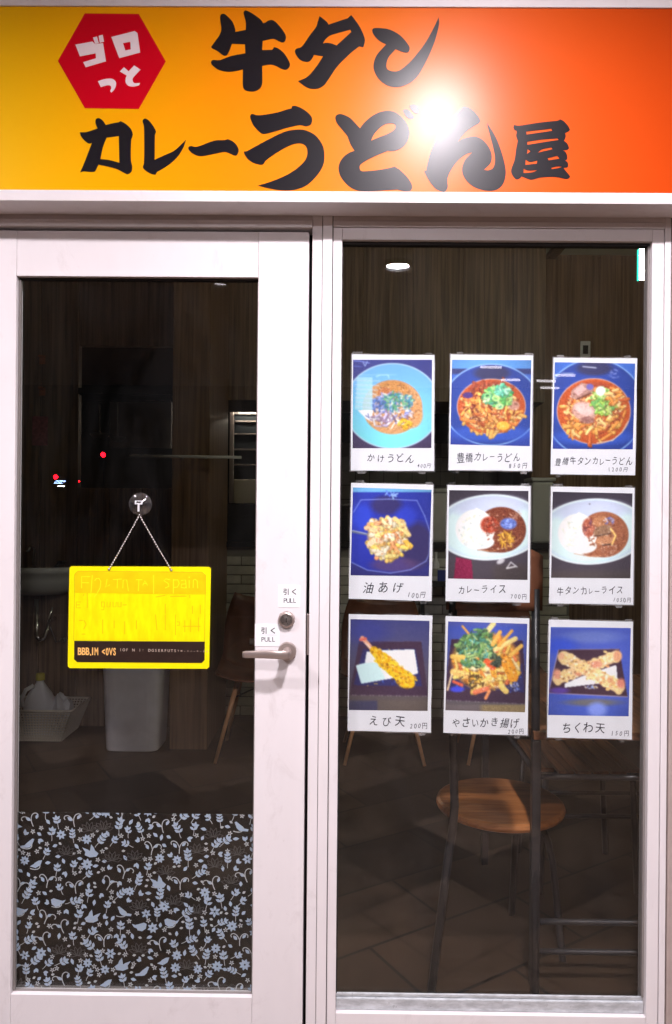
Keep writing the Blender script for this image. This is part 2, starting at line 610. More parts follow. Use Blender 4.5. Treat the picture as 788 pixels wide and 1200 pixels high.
tag(link_mesh('pavement', [(-30, -7.5, 0), (30, -7.5, 0), (30, 0.02, 0), (-30, 0.02, 0)], [(0, 1, 2, 3)], M_PAVE), kind='structure')
tag(link_mesh('road', [(-120, -150, -0.12), (120, -150, -0.12), (120, -7.5, -0.12), (-120, -7.5, -0.12)], [(0, 1, 2, 3)], M_ROAD), kind='structure')
box('kerb', -30, 30, -7.66, -7.5, -0.12, 0.003, M_WALL)
tag(bpy.data.objects['kerb'], kind='structure')
tag(box('arcade_ceiling', -12, 12, -7.5, 0.12, 2.955, 3.26, M_SOFFIT), kind='structure')

# downlights in the arcade ceiling (some seen mirrored in the panes and the sign's gloss, others out of view)
M_LENS = mat('lit_lens', (0.8, 0.8, 0.8), 0.5, emit=LAMP_COL, estr=LAMP)
M_CAN = mat('black_lamp_can', (0.02, 0.02, 0.02), 0.6)
M_TRIM = mat('lamp_trim', (0.6, 0.6, 0.6), 0.4)
M_LENS2 = mat('lit_tube', (0.8, 0.8, 0.8), 0.5, emit=LAMP_COL, estr=LAMP * 0.005)
def downlight(x, y, label, r=0.075, lens=None):
    t = empty('ceiling_downlight', (x, y, 2.955), label, 'lamp', 'downlights in the arcade ceiling')
    MB().lathe([(r + 0.004, -0.008), (r + 0.004, -0.030), (r + 0.016, -0.030), (r + 0.020, 0.0)], (x, y, 2.955), 'z', 40, False).build('can', M_CAN, t)
    n = 32
    vs = [(x + r * math.cos(2 * math.pi * k / n), y + r * math.sin(2 * math.pi * k / n), 2.955 - 0.010) for k in range(n)]
    link_mesh('lens', vs, [tuple(range(n - 1, -1, -1))], lens or M_LENS, t)
    return t
downlight(0.36, -1.215, 'ceiling downlight nearest the shop sign, mirrored as its bright glare')
downlight(0.345, -2.80, 'ceiling downlight mirrored high in the window above the first poster')
downlight(-0.86, -3.20, 'ceiling downlight mirrored faintly at the top of the door pane', 0.05, M_LENS2)
downlight(-2.15, -1.30, 'unseen ceiling downlight added left of the shop door to brighten sign and frames')  # added out of view to lift the left of the sign and frames
downlight(-3.6, -4.6, 'unseen ceiling downlight added by the kerb, far left, to brighten the room', 0.05)  # added out of view so light reaches the back of the room
downlight(3.5, -4.6, 'unseen ceiling downlight added by the kerb, far right, to brighten the room', 0.05)  # second added lamp, also out of view, for the room's light
downlight(4.3, -1.42, 'ceiling downlight to the right of the shop window')
def tube_lamp(x, y, L, label):
    t = empty('ceiling_tube_lamp', (x, y, 2.955), label, 'lamp', 'tube lamps in the arcade ceiling')
    box('housing', x - L / 2 - 0.02, x + L / 2 + 0.02, y - 0.04, y + 0.04, 2.925, 2.955, M_TRIM, t)
    MB().tube([(x - L / 2, y, 2.91), (x + L / 2, y, 2.91)], 0.013, 10).build('tube', M_LENS2, t)
for i, (px, py) in enumerate(((575, 428), (598, 443), (644, 452), (662, 437), (640, 444))):
    d = (2.91 - 1.36) / ((600 - py) / F)
    tube_lamp((px - 394) / F * d - YAW * d, -(d - 1.885), 0.22, ('short tube lamp far back under the arcade, %s of five streaks mirrored in the window' % ('first', 'second', 'fourth', 'fifth', 'third')[i]))

# ------------------------------------------------------------------ the shop front
ZTOP = HZ((20, 268), (365, 272))
x_dl = VX((-43, 270), (-51, 1200)); x_dgl = VX((20, 325), (12, 1165)); x_dgr = VX((303, 325), (295, 1170)); x_dr = VX((362, 270), (355, 1200))
x_p1 = VX((366, 270), (359, 1200)); x_p2 = VX((378, 270), (371, 1200)); x_p3 = VX((390, 270), (383, 1200))
x_wgl = VX((401, 281), (394, 1170)); x_wgr = VX((764.5, 283), (757, 1173)); x_wr = VX((778.5, 270), (772, 1200)); x_p4 = VX((786, 270), (779, 1200))
z_dgt = HZ((20, 323), (303, 325)); z_dgb = HZ((12, 1164), (295, 1171))
z_wgt = HZ((401, 280.5), (763, 283)); z_wgb = HZ((394, 1168), (756, 1173)); z_sill = HZ((394, 1187), (756, 1192))
z_gap = HZ((0, 266), (365, 267.5)); z_dt = HZ((0, 269.5), (365, 272))
z_hd = HZ((0, 251), (788, 253)); z_hd2 = HZ((0, 258), (788, 261)); z_wh = HZ((391, 266.5), (777, 269))

fr = empty('storefront_frame', ((x_p1 + x_wr) / 2, 0.02, 0.0), 'pinkish white aluminium posts and header framing the door and window', 'frame')
box('header', x_dl - .14, x_p1 - .0004, -0.004, 0.09, z_hd2, z_hd + .03, M_FRAME2, fr, 0.0012)
box('header', x_dl - .14, x_p1 - .0004, -0.009, 0.09, z_gap, z_hd2 - .0004, M_FRAME, fr, 0.0012)
box('header', x_p3 + .0006, x_wr - .0006, -0.004, 0.09, z_hd2, z_hd + .03, M_FRAME2, fr, 0.0012)
box('header', x_p3 + .0006, x_wr - .0006, -0.006, 0.09, z_wh + .0008, z_hd2 - .0004, M_FRAME, fr, 0.0012)
box('post', x_p1, x_p2 - .0012, -0.004, 0.09, 0.0, z_hd + .03, M_FRAME, fr, 0.0015)
box('post', x_p2, x_p3 - .0012, -0.006, 0.09, 0.0, z_hd + .03, M_FRAME, fr, 0.0015)
box('post', x_wr, x_p4, -0.004, 0.09, 0.0, z_hd + .03, M_FRAME, fr, 0.0015)
box('post', x_dl - .14, x_dl - .012, -0.006, 0.09, 0.0, z_gap - .0004, M_FRAME, fr, 0.0015)
box('rebate_shade', x_dl - .012, x_p1 + .001, 0.045, 0.088, z_dt - .012, z_gap + .001, M_RUBBER, fr)  # black backing puts the shade of the door gap into the colour
box('rebate_shade', x_dr - .008, x_p1 + .001, 0.045, 0.088, 0.0, z_dt - .0125, M_RUBBER, fr)
box('rebate_shade', x_dl - .0125, x_dl + .006, 0.045, 0.088, 0.0, z_dt - .0125, M_RUBBER, fr)
box('rebate_shade', x_p1 + .002, x_wr - .002, 0.02, 0.085, 0.002, z_hd + .02, M_RUBBER, fr) if False else None
box('groove', x_p2 - .0016, x_p2 + .0004, 0.006, 0.08, 0.003, z_hd + .028, M_RUBBER, fr)
box('groove', x_p3 - .0016, x_p3 + .0010, 0.006, 0.08, 0.003, z_hd + .028, M_RUBBER, fr)
box('groove', x_wr - .0014, x_wr + .0004, 0.006, 0.08, 0.003, z_hd + .028, M_RUBBER, fr)
box('keeper_plate', x_p1 - .0062, x_p1 - .0002, 0.004, 0.03, P(360, 768).z, P(360, 720).z, M_STEEL, fr, 0.0008)
box('threshold', x_dl - .012, x_p1 - .001, 0.012, 0.085, 0.0, 0.012, M_STEEL_D, fr, 0.002)

# door
dr = empty('shop_door', ((x_dl + x_dr) / 2, 0.02, 0.014), 'pinkish white aluminium glass door with steel lever handle', 'door')
Y0, Y1 = 0.0, 0.04
box('stile', x_dl, x_dgl - .0006, Y0, Y1, 0.014, z_dt, M_FRAME, dr, 0.0012)
box('stile', x_dgr + .0006, x_dr, Y0, Y1, 0.014, z_dt, M_FRAME, dr, 0.0012)
box('rail', x_dgl, x_dgr, Y0 + .0008, Y1, z_dgt, z_dt, M_FRAME, dr, 0.0008)
box('rail', x_dgl, x_dgr, Y0 + .0008, Y1, 0.014, z_dgb, M_FRAME, dr, 0.0008)
gk = .0065
box('gasket', x_dgl, x_dgl + gk * .9, 0.012, 0.0205, z_dgb + gk * .6, z_dgt - gk, M_GASKET, dr, 0.001)
box('gasket', x_dgr - gk * .5, x_dgr, 0.014, 0.034, z_dgb + gk * .6, z_dgt - gk, M_GASKET, dr, 0.001)
box('gasket', x_dgl, x_dgr, 0.014, 0.034, z_dgt - gk * .6, z_dgt, M_RUBBER, dr, 0.001)
box('gasket', x_dgl, x_dgr, 0.014, 0.0205, z_dgb, z_dgb + gk * .5, M_GASKET, dr, 0.001)
box('pane', x_dgl + .002, x_dgr - .002, 0.021, 0.026, z_dgb + .002, z_dgt - .002, M_GLASS, dr)

# lock cylinder
c = P(336, 726, 0)
lk = MB().lathe([(0.0215, -0.0002), (0.0215, -0.004), (0.0195, -0.009), (0.0155, -0.0105), (0.0152, -0.006)], (c.x, 0, c.z), 'y', 40, False).build('lock_cylinder', M_STEEL, dr, smooth=False)
MB().lathe([(0.0153, -0.0065), (0.0145, -0.0078), (0.004, -0.0082), (0.0001, -0.0082)], (c.x, 0, c.z), 'y', 32, False).build('lock_core', M_STEEL_D, lk)
box('keyway', c.x - .0012, c.x + .0012, -0.0086, -0.0076, c.z - .006, c.z + .005, M_RUBBER, lk)
for k in range(10):
    a = 2 * math.pi * k / 10
    MB().sphere((c.x + .0105 * math.cos(a), -0.0078, c.z + .0105 * math.sin(a)), 0.0012, 6, 4).build('lock_pin', M_CHROME if k % 2 else M_RUBBER, lk)
# lever handle
c = P(337, 763, 0)
hd = MB().lathe([(0.0235, -0.0002), (0.0235, -0.008), (0.0215, -0.011), (0.012, -0.0115), (0.0115, -0.045)], (c.x, 0, c.z), 'y', 40, True).build('handle_rose', M_STEEL, dr, smooth=False)
a = P(339.5, 767.5, -0.05); b = P(284.5, 767, -0.05)
lv = MB()
prof = []
for k in range(15):
    t = k / 14
    x = a.x + (b.x - a.x) * t
    dy = -0.046 - 0.010 * math.sin(min(1, t * 3) * math.pi / 2) + 0.004 * t * t
    th = 0.0078 - 0.003 * min(1, t * 1.5)
    hh = 0.0112 - 0.0022 * t
    if k == 14: hh *= 0.8
    if k == 0: hh *= 0.8
    prof.append((x, dy, th, hh, a.z + (b.z - a.z) * t + 0.0015 * math.sin(t * 3)))
vs, fs = [], []
for (x, dy, th, hh, z) in prof:
    for j in range(12):
        q = 2 * math.pi * j / 12
        cx_, cz_ = math.cos(q), math.sin(q)
        s_ = lambda v: math.copysign(abs(v) ** 0.5, v)
        vs.append((x, dy + s_(cx_) * th, z + s_(cz_) * hh))
for i in range(14):
    for j in range(12):
        fs.append((i * 12 + j, i * 12 + (j + 1) % 12, (i + 1) * 12 + (j + 1) % 12, (i + 1) * 12 + j))
fs += [tuple(range(11, -1, -1)), tuple(14 * 12 + j for j in range(12))]
o = link_mesh('handle_lever', vs, fs, M_STEEL, dr, True)
MB().tube([(c.x, 0.039, c.z), (c.x, 0.085, c.z), (c.x - .02, 0.09, c.z + .004), (P(293, 752, .09).x, 0.09, P(293, 752, .09).z)], 0.009, 12).build('inside_lever', M_STEEL, dr, smooth=True)

# window
wd = empty('shop_window', ((x_wgl + x_wgr) / 2, 0.02, 0.004), 'tall fixed shop window in a white frame with nine menu posters', 'window')
box('jamb', x_p3 + .0008, x_wgl, -0.002, 0.05, 0.004, z_wh - .0004, M_FRAME, wd, 0.0012)
box('jamb', x_wgr, x_wr - .0016, -0.002, 0.05, 0.004, z_wh - .0004, M_FRAME, wd, 0.0012)
box('head', x_wgl + .0003, x_wgr - .0003, -0.0012, 0.05, z_wgt, z_wh - .0004, M_FRAME, wd, 0.0008)
box('sill', x_wgl + .0003, x_wgr - .0003, -0.0012, 0.05, 0.004, z_sill, M_FRAME, wd, 0.0012)
box('sill_track', x_wgl + .0005, x_wgr - .0005, 0.010, 0.0205, z_sill + .0005, z_wgb - .010, M_SILL, wd, 0.003)
box('sill_track', x_wgl + .0005, x_wgr - .0005, 0.0145, 0.0205, z_wgb - .0095, z_wgb, M_SILL, wd, 0.002)
box('inner_sill', x_wgl + .0005, x_wgr - .0005, 0.0265, 0.05, z_sill + .0005, z_wgb - .034, M_RUBBER, wd, 0.002)
box('gasket', x_wgr - .0055, x_wgr - .0002, 0.012, 0.034, z_wgb + .0005, z_wgt - .008, M_GASKET, wd, 0.001)
box('gasket', x_wgl + .0002, x_wgl + .003, 0.012, 0.034, z_wgb + .0005, z_wgt - .008, M_RUBBER, wd, 0.001)
box('gasket', x_wgl + .0002, x_wgr - .0002, 0.012, 0.034, z_wgt - .0075, z_wgt - .0003, M_RUBBER, wd, 0.001)
box('pane', x_wgl + .001, x_wgr - .001, 0.021, 0.026, z_sill + .002, z_wgt - .001, M_GLASS, wd)

# walls beside and above the shop front
tag(box('wall_right', x_p4 + .004, x_p4 + 3.0, -0.003, 0.12, 0.0, 2.955, M_WALL, None, 0.004), kind='structure')
tag(box('wall_left', x_dl - 3.2, x_dl - .1405, -0.003, 0.12, 0.0, 2.955, M_WALL, None, 0.004), kind='structure')
tag(box('wall_above_door', x_dl - .14, x_p4 + .0035, 0.004, 0.12, z_hd + .0305, 2.955, M_FRAME2), kind='structure')

# ------------------------------------------------------------------ the sign
YS = -0.085
zs0 = HZ((0, 222.5), (788, 227), YS); zs1 = HZ((0, 7), (788, 10.5), YS)
zf0 = HZ((0, 235.5), (788, 240), YS); zf1 = HZ((0, -9), (788, -6), YS)
xs0 = P(-120, 120, YS).x; xs1 = P(905, 120, YS).x
sg = empty('shop_sign', ((xs0 + xs1) / 2, -0.04, zf0), 'wide sign fading from yellow to red orange with black brush lettering', 'sign')
box('panel', xs0, xs1, YS, YS + .03, zs0 - .004, zs1 + .004, M_SIGN, sg)
box('frame_rail', xs0 - .02, xs1 + .02, YS - .004, -0.0045, zf0, zs0, M_FRAME, sg, 0.0015)
box('frame_rail', xs0 - .02, xs1 + .02, YS - .004, -0.0045, zs1, zf1, M_FRAME, sg, 0.0015)
box('frame_side', xs0 - .02, xs0, YS - .0035, -0.0045, zs0 + .0003, zs1 - .0003, M_FRAME, sg, 0.0015)
box('frame_side', xs1, xs1 + .02, YS - .0035, -0.0045, zs0 + .0003, zs1 - .0003, M_FRAME, sg, 0.0015)
box('backing', xs0, xs1, YS + .0305, -0.0046, zs0 + .001, zs1 - .001, M_FRAME2, sg)

def loops(org, sc, *ls):
    return [[(org[0] + p[0] / sc, org[1] + p[1] / sc) + tuple(p[2:]) for p in l] for l in ls]
YL = YS - 0.0002
k_ = 788 / 150
hexa = flat_outline('badge', loops((60, 10), k_, [(42, 322, 1), (208, 30, 1), (540, 33, 1), (706, 325, 1), (540, 617, 1), (208, 612, 1)]), YL, M_RED, sg)
hexa['label'] = 'red hexagon badge with pale pink letters'
YB = YL - 0.0007
for ls in (
    [[(150, 222, 1), (255, 203, 1), (272, 219, 1), (320, 212, 1), (338, 325, 1), (213, 361, 1), (198, 330, 1), (277, 306, 1), (274, 275, 1), (178, 294, 1)], [(258, 178, 1), (283, 172, 1), (294, 212, 1), (272, 217, 1)], [(293, 168, 1), (318, 161, 1), (326, 203, 1), (300, 210, 1)]],
    [[(371, 175, 1), (515, 138, 1), (532, 150, 1), (549, 270, 1), (420, 305, 1)], [(443, 212, 1), (488, 204, 1), (491, 251, 1), (458, 258, 1)]],
    [[(289, 447, 1), (330, 434), (375, 432), (398, 450), (399, 475), (388, 500), (371, 517, 1), (364, 508, 1), (371, 490), (365, 474), (345, 472), (306, 483, 1)]],
    [[(424, 387, 1), (449, 361, 1), (478, 386, 1), (512, 350, 1), (551, 376, 1), (505, 425), (503, 445), (515, 459), (547, 458, 1), (540, 472), (505, 480), (475, 474), (460, 455), (460, 430), (466, 412, 1)]],
):
    flat_outline('badge_letter', loops((60, 10), k_, *ls), YB, M_CREAM, hexa)

LETTERS = [
 ((240, 10), 788 / 160, [[(95, 35), (108, 30), (125, 38), (160, 75), (176, 115), (177, 135, 1), (238, 123, 1), (238, 80), (226, 30), (228, 15), (238, 10), (270, 25), (320, 60), (338, 85, 1), (352, 80), (372, 68), (400, 70), (440, 110), (468, 155), (465, 185), (450, 195), (430, 188), (395, 174), (335, 186, 1), (332, 240, 1), (390, 238, 1), (402, 222, 1), (425, 230), (460, 260), (490, 310), (490, 335), (470, 352), (445, 347), (390, 323), (332, 330, 1), (333, 430), (320, 460), (295, 475), (265, 478), (235, 470), (222, 450), (221, 350, 1), (180, 360), (130, 364), (80, 352), (45, 327), (37, 310), (45, 298), (60, 297), (90, 297), (150, 275), (235, 258, 1), (233, 205, 1), (158, 203, 1), (140, 250), (125, 270), (105, 268), (75, 245), (42, 228), (40, 218), (60, 190), (85, 155), (97, 120), (92, 75), (90, 50)]]),
 ((330, 10), 788 / 200, [[(176, 35, 1), (190, 45), (210, 62), (218, 74, 1), (260, 60), (305, 45, 1), (322, 30, 1), (335, 45), (365, 90), (384, 135), (385, 155), (378, 178, 1), (360, 174, 1), (320, 205), (260, 265), (215, 330), (195, 355), (170, 368), (140, 370), (115, 362), (77, 335, 1), (120, 315), (160, 270), (193, 220, 1), (150, 213, 1), (145, 225), (130, 243), (110, 245), (85, 235), (66, 210), (63, 195), (70, 185), (95, 175), (130, 125), (160, 85), (168, 60)],
   [(192, 160, 1), (205, 140), (230, 122), (318, 97, 1), (323, 108, 1), (255, 170, 1), (237, 163), (215, 158)]]),
 ((330, 10), 788 / 200, [[(420, 105), (425, 92), (450, 90), (500, 97), (550, 125), (588, 170), (592, 190), (582, 202), (560, 200), (527, 187, 1), (495, 225), (485, 260), (492, 282), (520, 290), (550, 283), (600, 240), (660, 165), (700, 95), (727, 40, 1), (727, 80), (705, 160), (670, 240), (630, 310), (590, 345), (540, 362), (490, 355), (450, 325), (428, 285), (427, 250), (440, 215), (465, 185), (484, 165, 1), (455, 150), (430, 125)]]),
 ((80, 120), 788 / 160, [[(158, 105), (165, 93), (180, 91), (200, 105), (218, 130, 1), (260, 120), (290, 115, 1), (303, 108, 1), (330, 122), (360, 150), (373, 180), (370, 200, 1), (364, 215), (362, 330), (370, 370), (365, 400), (345, 414), (330, 410), (270, 380), (175, 358, 1), (160, 390), (150, 400), (120, 400), (90, 397), (70, 403, 1), (95, 345), (138, 233, 1), (120, 237), (95, 220), (75, 195), (68, 172, 1), (85, 172), (110, 170), (170, 150, 1), (160, 125)],
   [(222, 203, 1), (293, 193, 1), (296, 348, 1), (240, 333), (186, 327, 1), (200, 260)]]),
 ((80, 120), 788 / 160, [[(430, 108), (438, 95), (450, 94), (470, 108), (500, 150), (508, 170, 1), (501, 190), (500, 330, 1), (560, 303), (610, 280), (645, 250), (680, 215, 1), (665, 260), (630, 315), (580, 360), (515, 400, 1), (503, 417, 1), (480, 412), (450, 395), (432, 375), (438, 350), (440, 250), (438, 140)]]),
 ((210, 110), 788 / 180, [[(48, 275), (60, 267), (85, 272), (120, 262), (180, 240), (235, 237, 1), (250, 232, 1), (275, 243), (297, 265), (306, 290), (298, 312), (285, 316), (260, 305), (235, 297), (190, 305), (130, 317), (100, 318), (70, 305), (52, 288)]]),
 ((210, 110), 788 / 180, [[(366, 112), (375, 102), (395, 108), (430, 108), (500, 96), (560, 78, 1), (577, 75, 1), (580, 63, 1), (600, 62), (640, 80), (675, 110), (683, 135), (675, 158), (650, 166), (620, 160), (560, 172), (500, 190), (450, 203), (420, 200), (385, 165), (368, 130)],
   [(333, 295, 1), (350, 293), (400, 265), (470, 228), (540, 195), (600, 183), (650, 187), (700, 213), (735, 260), (746, 310), (740, 365), (710, 415), (660, 465), (600, 490), (540, 495), (480, 488), (405, 470, 1), (480, 447), (560, 412), (620, 370), (650, 335), (659, 300), (652, 270), (630, 255), (600, 255), (560, 268), (500, 302), (442, 343, 1), (435, 358, 1), (420, 363), (385, 355), (355, 335), (336, 308)]]),
 ((380, 110), 788 / 120, [[(87, 185), (95, 165), (120, 155), (150, 160), (200, 185), (245, 230), (277, 265, 1), (310, 220), (370, 170), (430, 140), (490, 130), (545, 140), (600, 180), (640, 235), (656, 295), (645, 355), (615, 400), (570, 430), (525, 440), (490, 438, 1), (400, 475), (320, 515), (280, 545), (275, 570), (285, 592), (320, 595), (400, 588), (480, 575), (545, 560, 1), (590, 590), (640, 640), (672, 690), (678, 720), (670, 742), (645, 750), (610, 747), (560, 735, 1), (500, 740), (380, 748), (300, 748), (240, 738), (180, 700), (130, 640), (112, 580), (120, 530), (150, 485), (190, 455), (235, 437, 1), (205, 390), (187, 345, 1), (180, 325), (140, 275), (100, 225)],
   [(362, 360, 1), (385, 310), (430, 260), (475, 232), (520, 226), (545, 235), (550, 258), (530, 285), (480, 312), (420, 335)],
   [(608, 128), (620, 118), (645, 122), (675, 150), (690, 178), (680, 190), (655, 190), (630, 170), (615, 145)], [(658, 95), (672, 82), (700, 85), (722, 105), (732, 135), (720, 150), (700, 148), (680, 130)]]),
 ((480, 120), 788 / 130, [[(372, 40, 1), (385, 30), (415, 35), (455, 60), (490, 100), (503, 130), (495, 148, 1), (440, 180), (390, 220), (345, 278, 1), (380, 258), (460, 242), (515, 262), (560, 310), (583, 365), (583, 410), (570, 440), (530, 478, 1), (560, 482), (590, 470), (605, 440), (608, 390), (598, 330), (575, 240), (550, 145, 1), (575, 180), (620, 260), (660, 370), (683, 470), (682, 530), (665, 580), (630, 615), (580, 628), (520, 622), (460, 600), (410, 560), (380, 510), (376, 460), (395, 410), (425, 375), (447, 355, 1), (410, 365), (370, 390), (330, 430), (290, 490), (270, 540, 1), (270, 570), (273, 600), (260, 628), (240, 635), (190, 615), (150, 570), (120, 520), (106, 488, 1), (120, 480), (130, 430), (160, 330), (210, 230), (270, 150), (330, 90)]]),
 ((590, 130), 788 / 100, [[(95, 150), (100, 128, 1), (150, 135), (350, 105), (500, 90, 1), (528, 77, 1), (560, 95), (600, 140), (617, 175, 1), (605, 187), (570, 205, 1), (577, 230), (572, 255), (560, 275, 1), (590, 300), (607, 340), (595, 358), (570, 362), (552, 362, 1), (580, 385), (592, 420), (590, 445), (572, 458, 1), (595, 475), (600, 505), (590, 522), (560, 524, 1), (560, 532, 1), (600, 580), (617, 605), (605, 622), (580, 628), (500, 612), (420, 608), (340, 615), (265, 635), (230, 628), (170, 605, 1), (150, 625), (120, 630), (90, 600), (73, 560), (80, 520), (105, 450), (120, 350), (135, 275, 1), (120, 230), (125, 195), (120, 180), (105, 175)],
   [(213, 190, 1), (445, 163, 1), (452, 183, 1), (216, 217, 1)], [(222, 285, 1), (350, 265), (500, 253, 1), (512, 267, 1), (360, 290), (224, 312, 1)], [(226, 352, 1), (252, 372, 1), (220, 396, 1)], [(320, 385, 1), (360, 355), (445, 338, 1), (455, 352, 1), (380, 370)], [(208, 450, 1), (250, 470), (315, 458, 1), (310, 485, 1), (205, 497, 1)], [(410, 437, 1), (500, 415, 1), (520, 440, 1), (420, 455, 1)], [(190, 533, 1), (230, 550), (315, 546, 1), (270, 565), (188, 573, 1)], [(445, 525, 1), (500, 512), (545, 516, 1), (500, 528), (448, 537, 1)]]),
]
for org, sc, ls in LETTERS:
    flat_outline('letter', loops(org, sc, *ls), YL, M_BLACKV, sg)

# ------------------------------------------------------------------ pull stickers on the door
def pull_sticker(x0, y0, x1, y1, label):
    t = empty('pull_sticker', P((x0 + x1) / 2, y1, 0), label, 'sticker')
    a, b = P(x0, y0), P(x1, y1)
    o = box('backing', a.x, b.x, -0.0008, -0.0002, b.z, a.z, M_STICK, t, 0.0002)
    conv = lambda x, y: (P(x, y).x, P(x, y).z)
    w, h = x1 - x0, y1 - y0
    cs = [('引', x0 + w * .36, y0 + h * .30, h * .24, 0, 0, 0.95), ('く', x0 + w * .73, y0 + h * .30, h * .23, 0, 0, 1.25)]
    text_plate('japanese_lettering', cs, conv, -0.0010, M_STICKINK, t, 0.022)
    cs = [(ch, x0 + w * (.32 + .145 * i), y0 + h * .69, h * .235, 0, 0, 0.95) for i, ch in enumerate('PULL')]
    text_plate('english_lettering', cs, conv, -0.0010, M_STICKINK, t, 0.004)
    a, b = P(x0 + w * .18, y0 + h * .485), P(x0 + w * .88, y0 + h * .505)
    box('rule', a.x, b.x, -0.0010, -0.0009, b.z, a.z, M_STICKLINE, t)
pull_sticker(326, 685.5, 352, 712, 'white pull sticker right above the round lock')
pull_sticker(299, 731, 328, 757.5, 'white pull sticker just above the lever handle')

# ------------------------------------------------------------------ hanging yellow board
YH = 0.006
def cb(x, y):
    w = P(x, y, YH); return (w.x, w.z)
bd = empty('hanging_board', P(163, 782, YH), 'yellow hanging board with dark bottom bar on a bead chain', 'board')
def rr(x0, y0, x1, y1, r, sk=0):
    return [(x0 + r, y0), (x1 - r, y0 + sk), (x1, y0 + r + sk), (x1 - 2, y1 - r), (x1 - 2 - r, y1), (x0 - 2 + r, y1 - sk), (x0 - 2, y1 - r - sk), (x0, y0 + r)]
flat_outline('plate', [[(*p, 1) for p in rr(82, 663.5, 247.5, 783.5, 2.2, 0.8)]], YH, M_YEL, bd, 0.003)
YF = YH - 0.0032
amb = [(88.2, 673), (92, 669.2), (237, 670.4), (241.2, 674), (241.4, 696.5), (88, 694.5)]
flat_outline('upper_band', [[(*p, 1) for p in amb]], YF, M_AMB, bd, 0.0003)
flat_outline('field', [[(*p, 1) for p in [(88, 694.9), (241.4, 696.9), (240.2, 751), (87.2, 750.2)]]], YF, M_YELB, bd, 0.0003)
flat_outline('bottom_bar', [[(*p, 1) for p in [(87.2, 751), (240.2, 752), (240, 773.5), (236.5, 777), (90.5, 776), (87, 772.6)]]], YF, M_BROWN, bd, 0.0003)
ribbons('inset_line', [[(88.2, 673), (92, 669.2), (237, 670.4), (241.2, 674), (240.2, 752)], [(88.2, 673), (87.2, 751)]], cb, 0.0007, YF - .0004, M_GROOVE, bd)
k1 = 788 / 90
def st(org, *ss):
    return [[(org[0] + x / k1, org[1] + y / k1) for x, y in s] for s in ss]
hdln = st((76, 655), [(178, 300), (178, 180), (268, 180)], [(178, 243), (255, 243)], [(288, 165), (272, 385)], [(312, 222), (330, 200), (355, 197), (376, 230), (368, 295), (335, 355), (305, 392)],
          [(440, 205), (425, 290), (470, 262)], [(500, 210), (590, 205)], [(545, 208), (543, 300)], [(600, 300), (605, 215), (640, 212), (658, 330)], [(735, 212), (800, 212)], [(765, 212), (760, 330)])
hdln += st((160, 655), [(70, 270), (90, 222), (118, 270)], [(80, 250), (112, 250)], [(180, 165), (180, 360)], [(350, 212), (305, 203), (286, 222), (330, 250), (337, 280), (298, 297)], [(385, 205), (382, 355)], [(385, 215), (428, 213), (443, 250), (424, 288), (386, 290)],
           [(462, 220), (508, 214), (516, 300)], [(516, 254), (468, 258), (462, 290), (500, 298), (516, 280)], [(545, 215), (545, 298)], [(545, 180), (545, 195)], [(585, 296), (588, 215), (605, 207), (626, 222), (633, 300)])
ribbons('heading_lettering', hdln, cb, 0.0021, YF - .0005, M_YTXT, bd)
sub = st((76, 655), [(170, 440), (125, 440), (125, 500), (170, 500)], [(125, 470), (160, 470)], [(200, 360), (200, 380)], [(235, 350), (238, 500)], [(380, 440), (410, 440), (412, 490), (385, 490), (382, 440)], [(412, 470), (405, 520), (380, 520)],
         [(440, 440), (438, 492), (470, 490), (472, 440)], [(500, 440), (500, 490), (530, 490), (532, 440)], [(550, 440), (552, 490), (582, 488), (584, 440)], [(600, 470), (640, 470)])
sub += st((76, 720), [(150, 60), (190, 60)], [(200, 55), (225, 100), (200, 150)], [(180, 200), (215, 200)], [(395, 50), (395, 195)], [(512, 60), (512, 140)], [(620, 70), (620, 200)], [(740, 60), (740, 150)])
sub += st((160, 720), [(200, 0), (215, 160)], [(300, 0), (300, 160)], [(405, 0), (405, 210)], [(420, 75), (445, 75), (445, 110), (420, 110)], [(500, 60), (500, 180)], [(560, 50), (560, 180)], [(640, 30), (640, 170)], [(480, 120), (660, 120)])
sub += st((160, 655), [(300, 460), (300, 560)], [(200, 390), (300, 372)], [(350, 385), (520, 380)], [(550, 370), (552, 400)], [(580, 480), (580, 560)], [(660, 470), (660, 560)])
ribbons('small_lettering', sub, cb, 0.0016, YF - .0005, M_YTXT2, bd)['kind'] = 'stuff'
cs = []
for i, ch in enumerate('BBB.IM'):
    cs.append((ch, (94.2, 98.8, 103.4, 106.9, 109.2, 113.6)[i], 767.0 if ch == '.' else 763.0, 9.6, 0, 0, 0.52 if ch == 'M' else 0.72))
for i, ch in enumerate('<0VS'):
    cs.append((ch, 122.0 + 4.3 * i, 763.4, 9.4, 0, 0, 0.58))
text_plate('gold_lettering', cs, cb, YF - .0005, M_GOLD, bd, 0.03)
cs = [(ch, 142.0 + 3.75 * i, 761.2 + 0.07 * i, (3.6 if i < 18 else 2.4), 0, 0, 0.9) for i, ch in enumerate('IOF N I: DGSERFUTSTM-ci-n-ge') if ch != ' ']
text_plate('small_gold_lettering', cs, cb, YF - .0005, M_GOLD2, bd, 0.012)
for px, py in ((128, 667), (201, 668)):
    q = P(px, py, YF)
    MB().lathe([(0.0032, 0.0), (0.0032, -0.0012), (0.0018, -0.0014)], (q.x, YF - .0001, q.z), 'y', 14, True).build('eyelet', M_STEEL_D, bd)
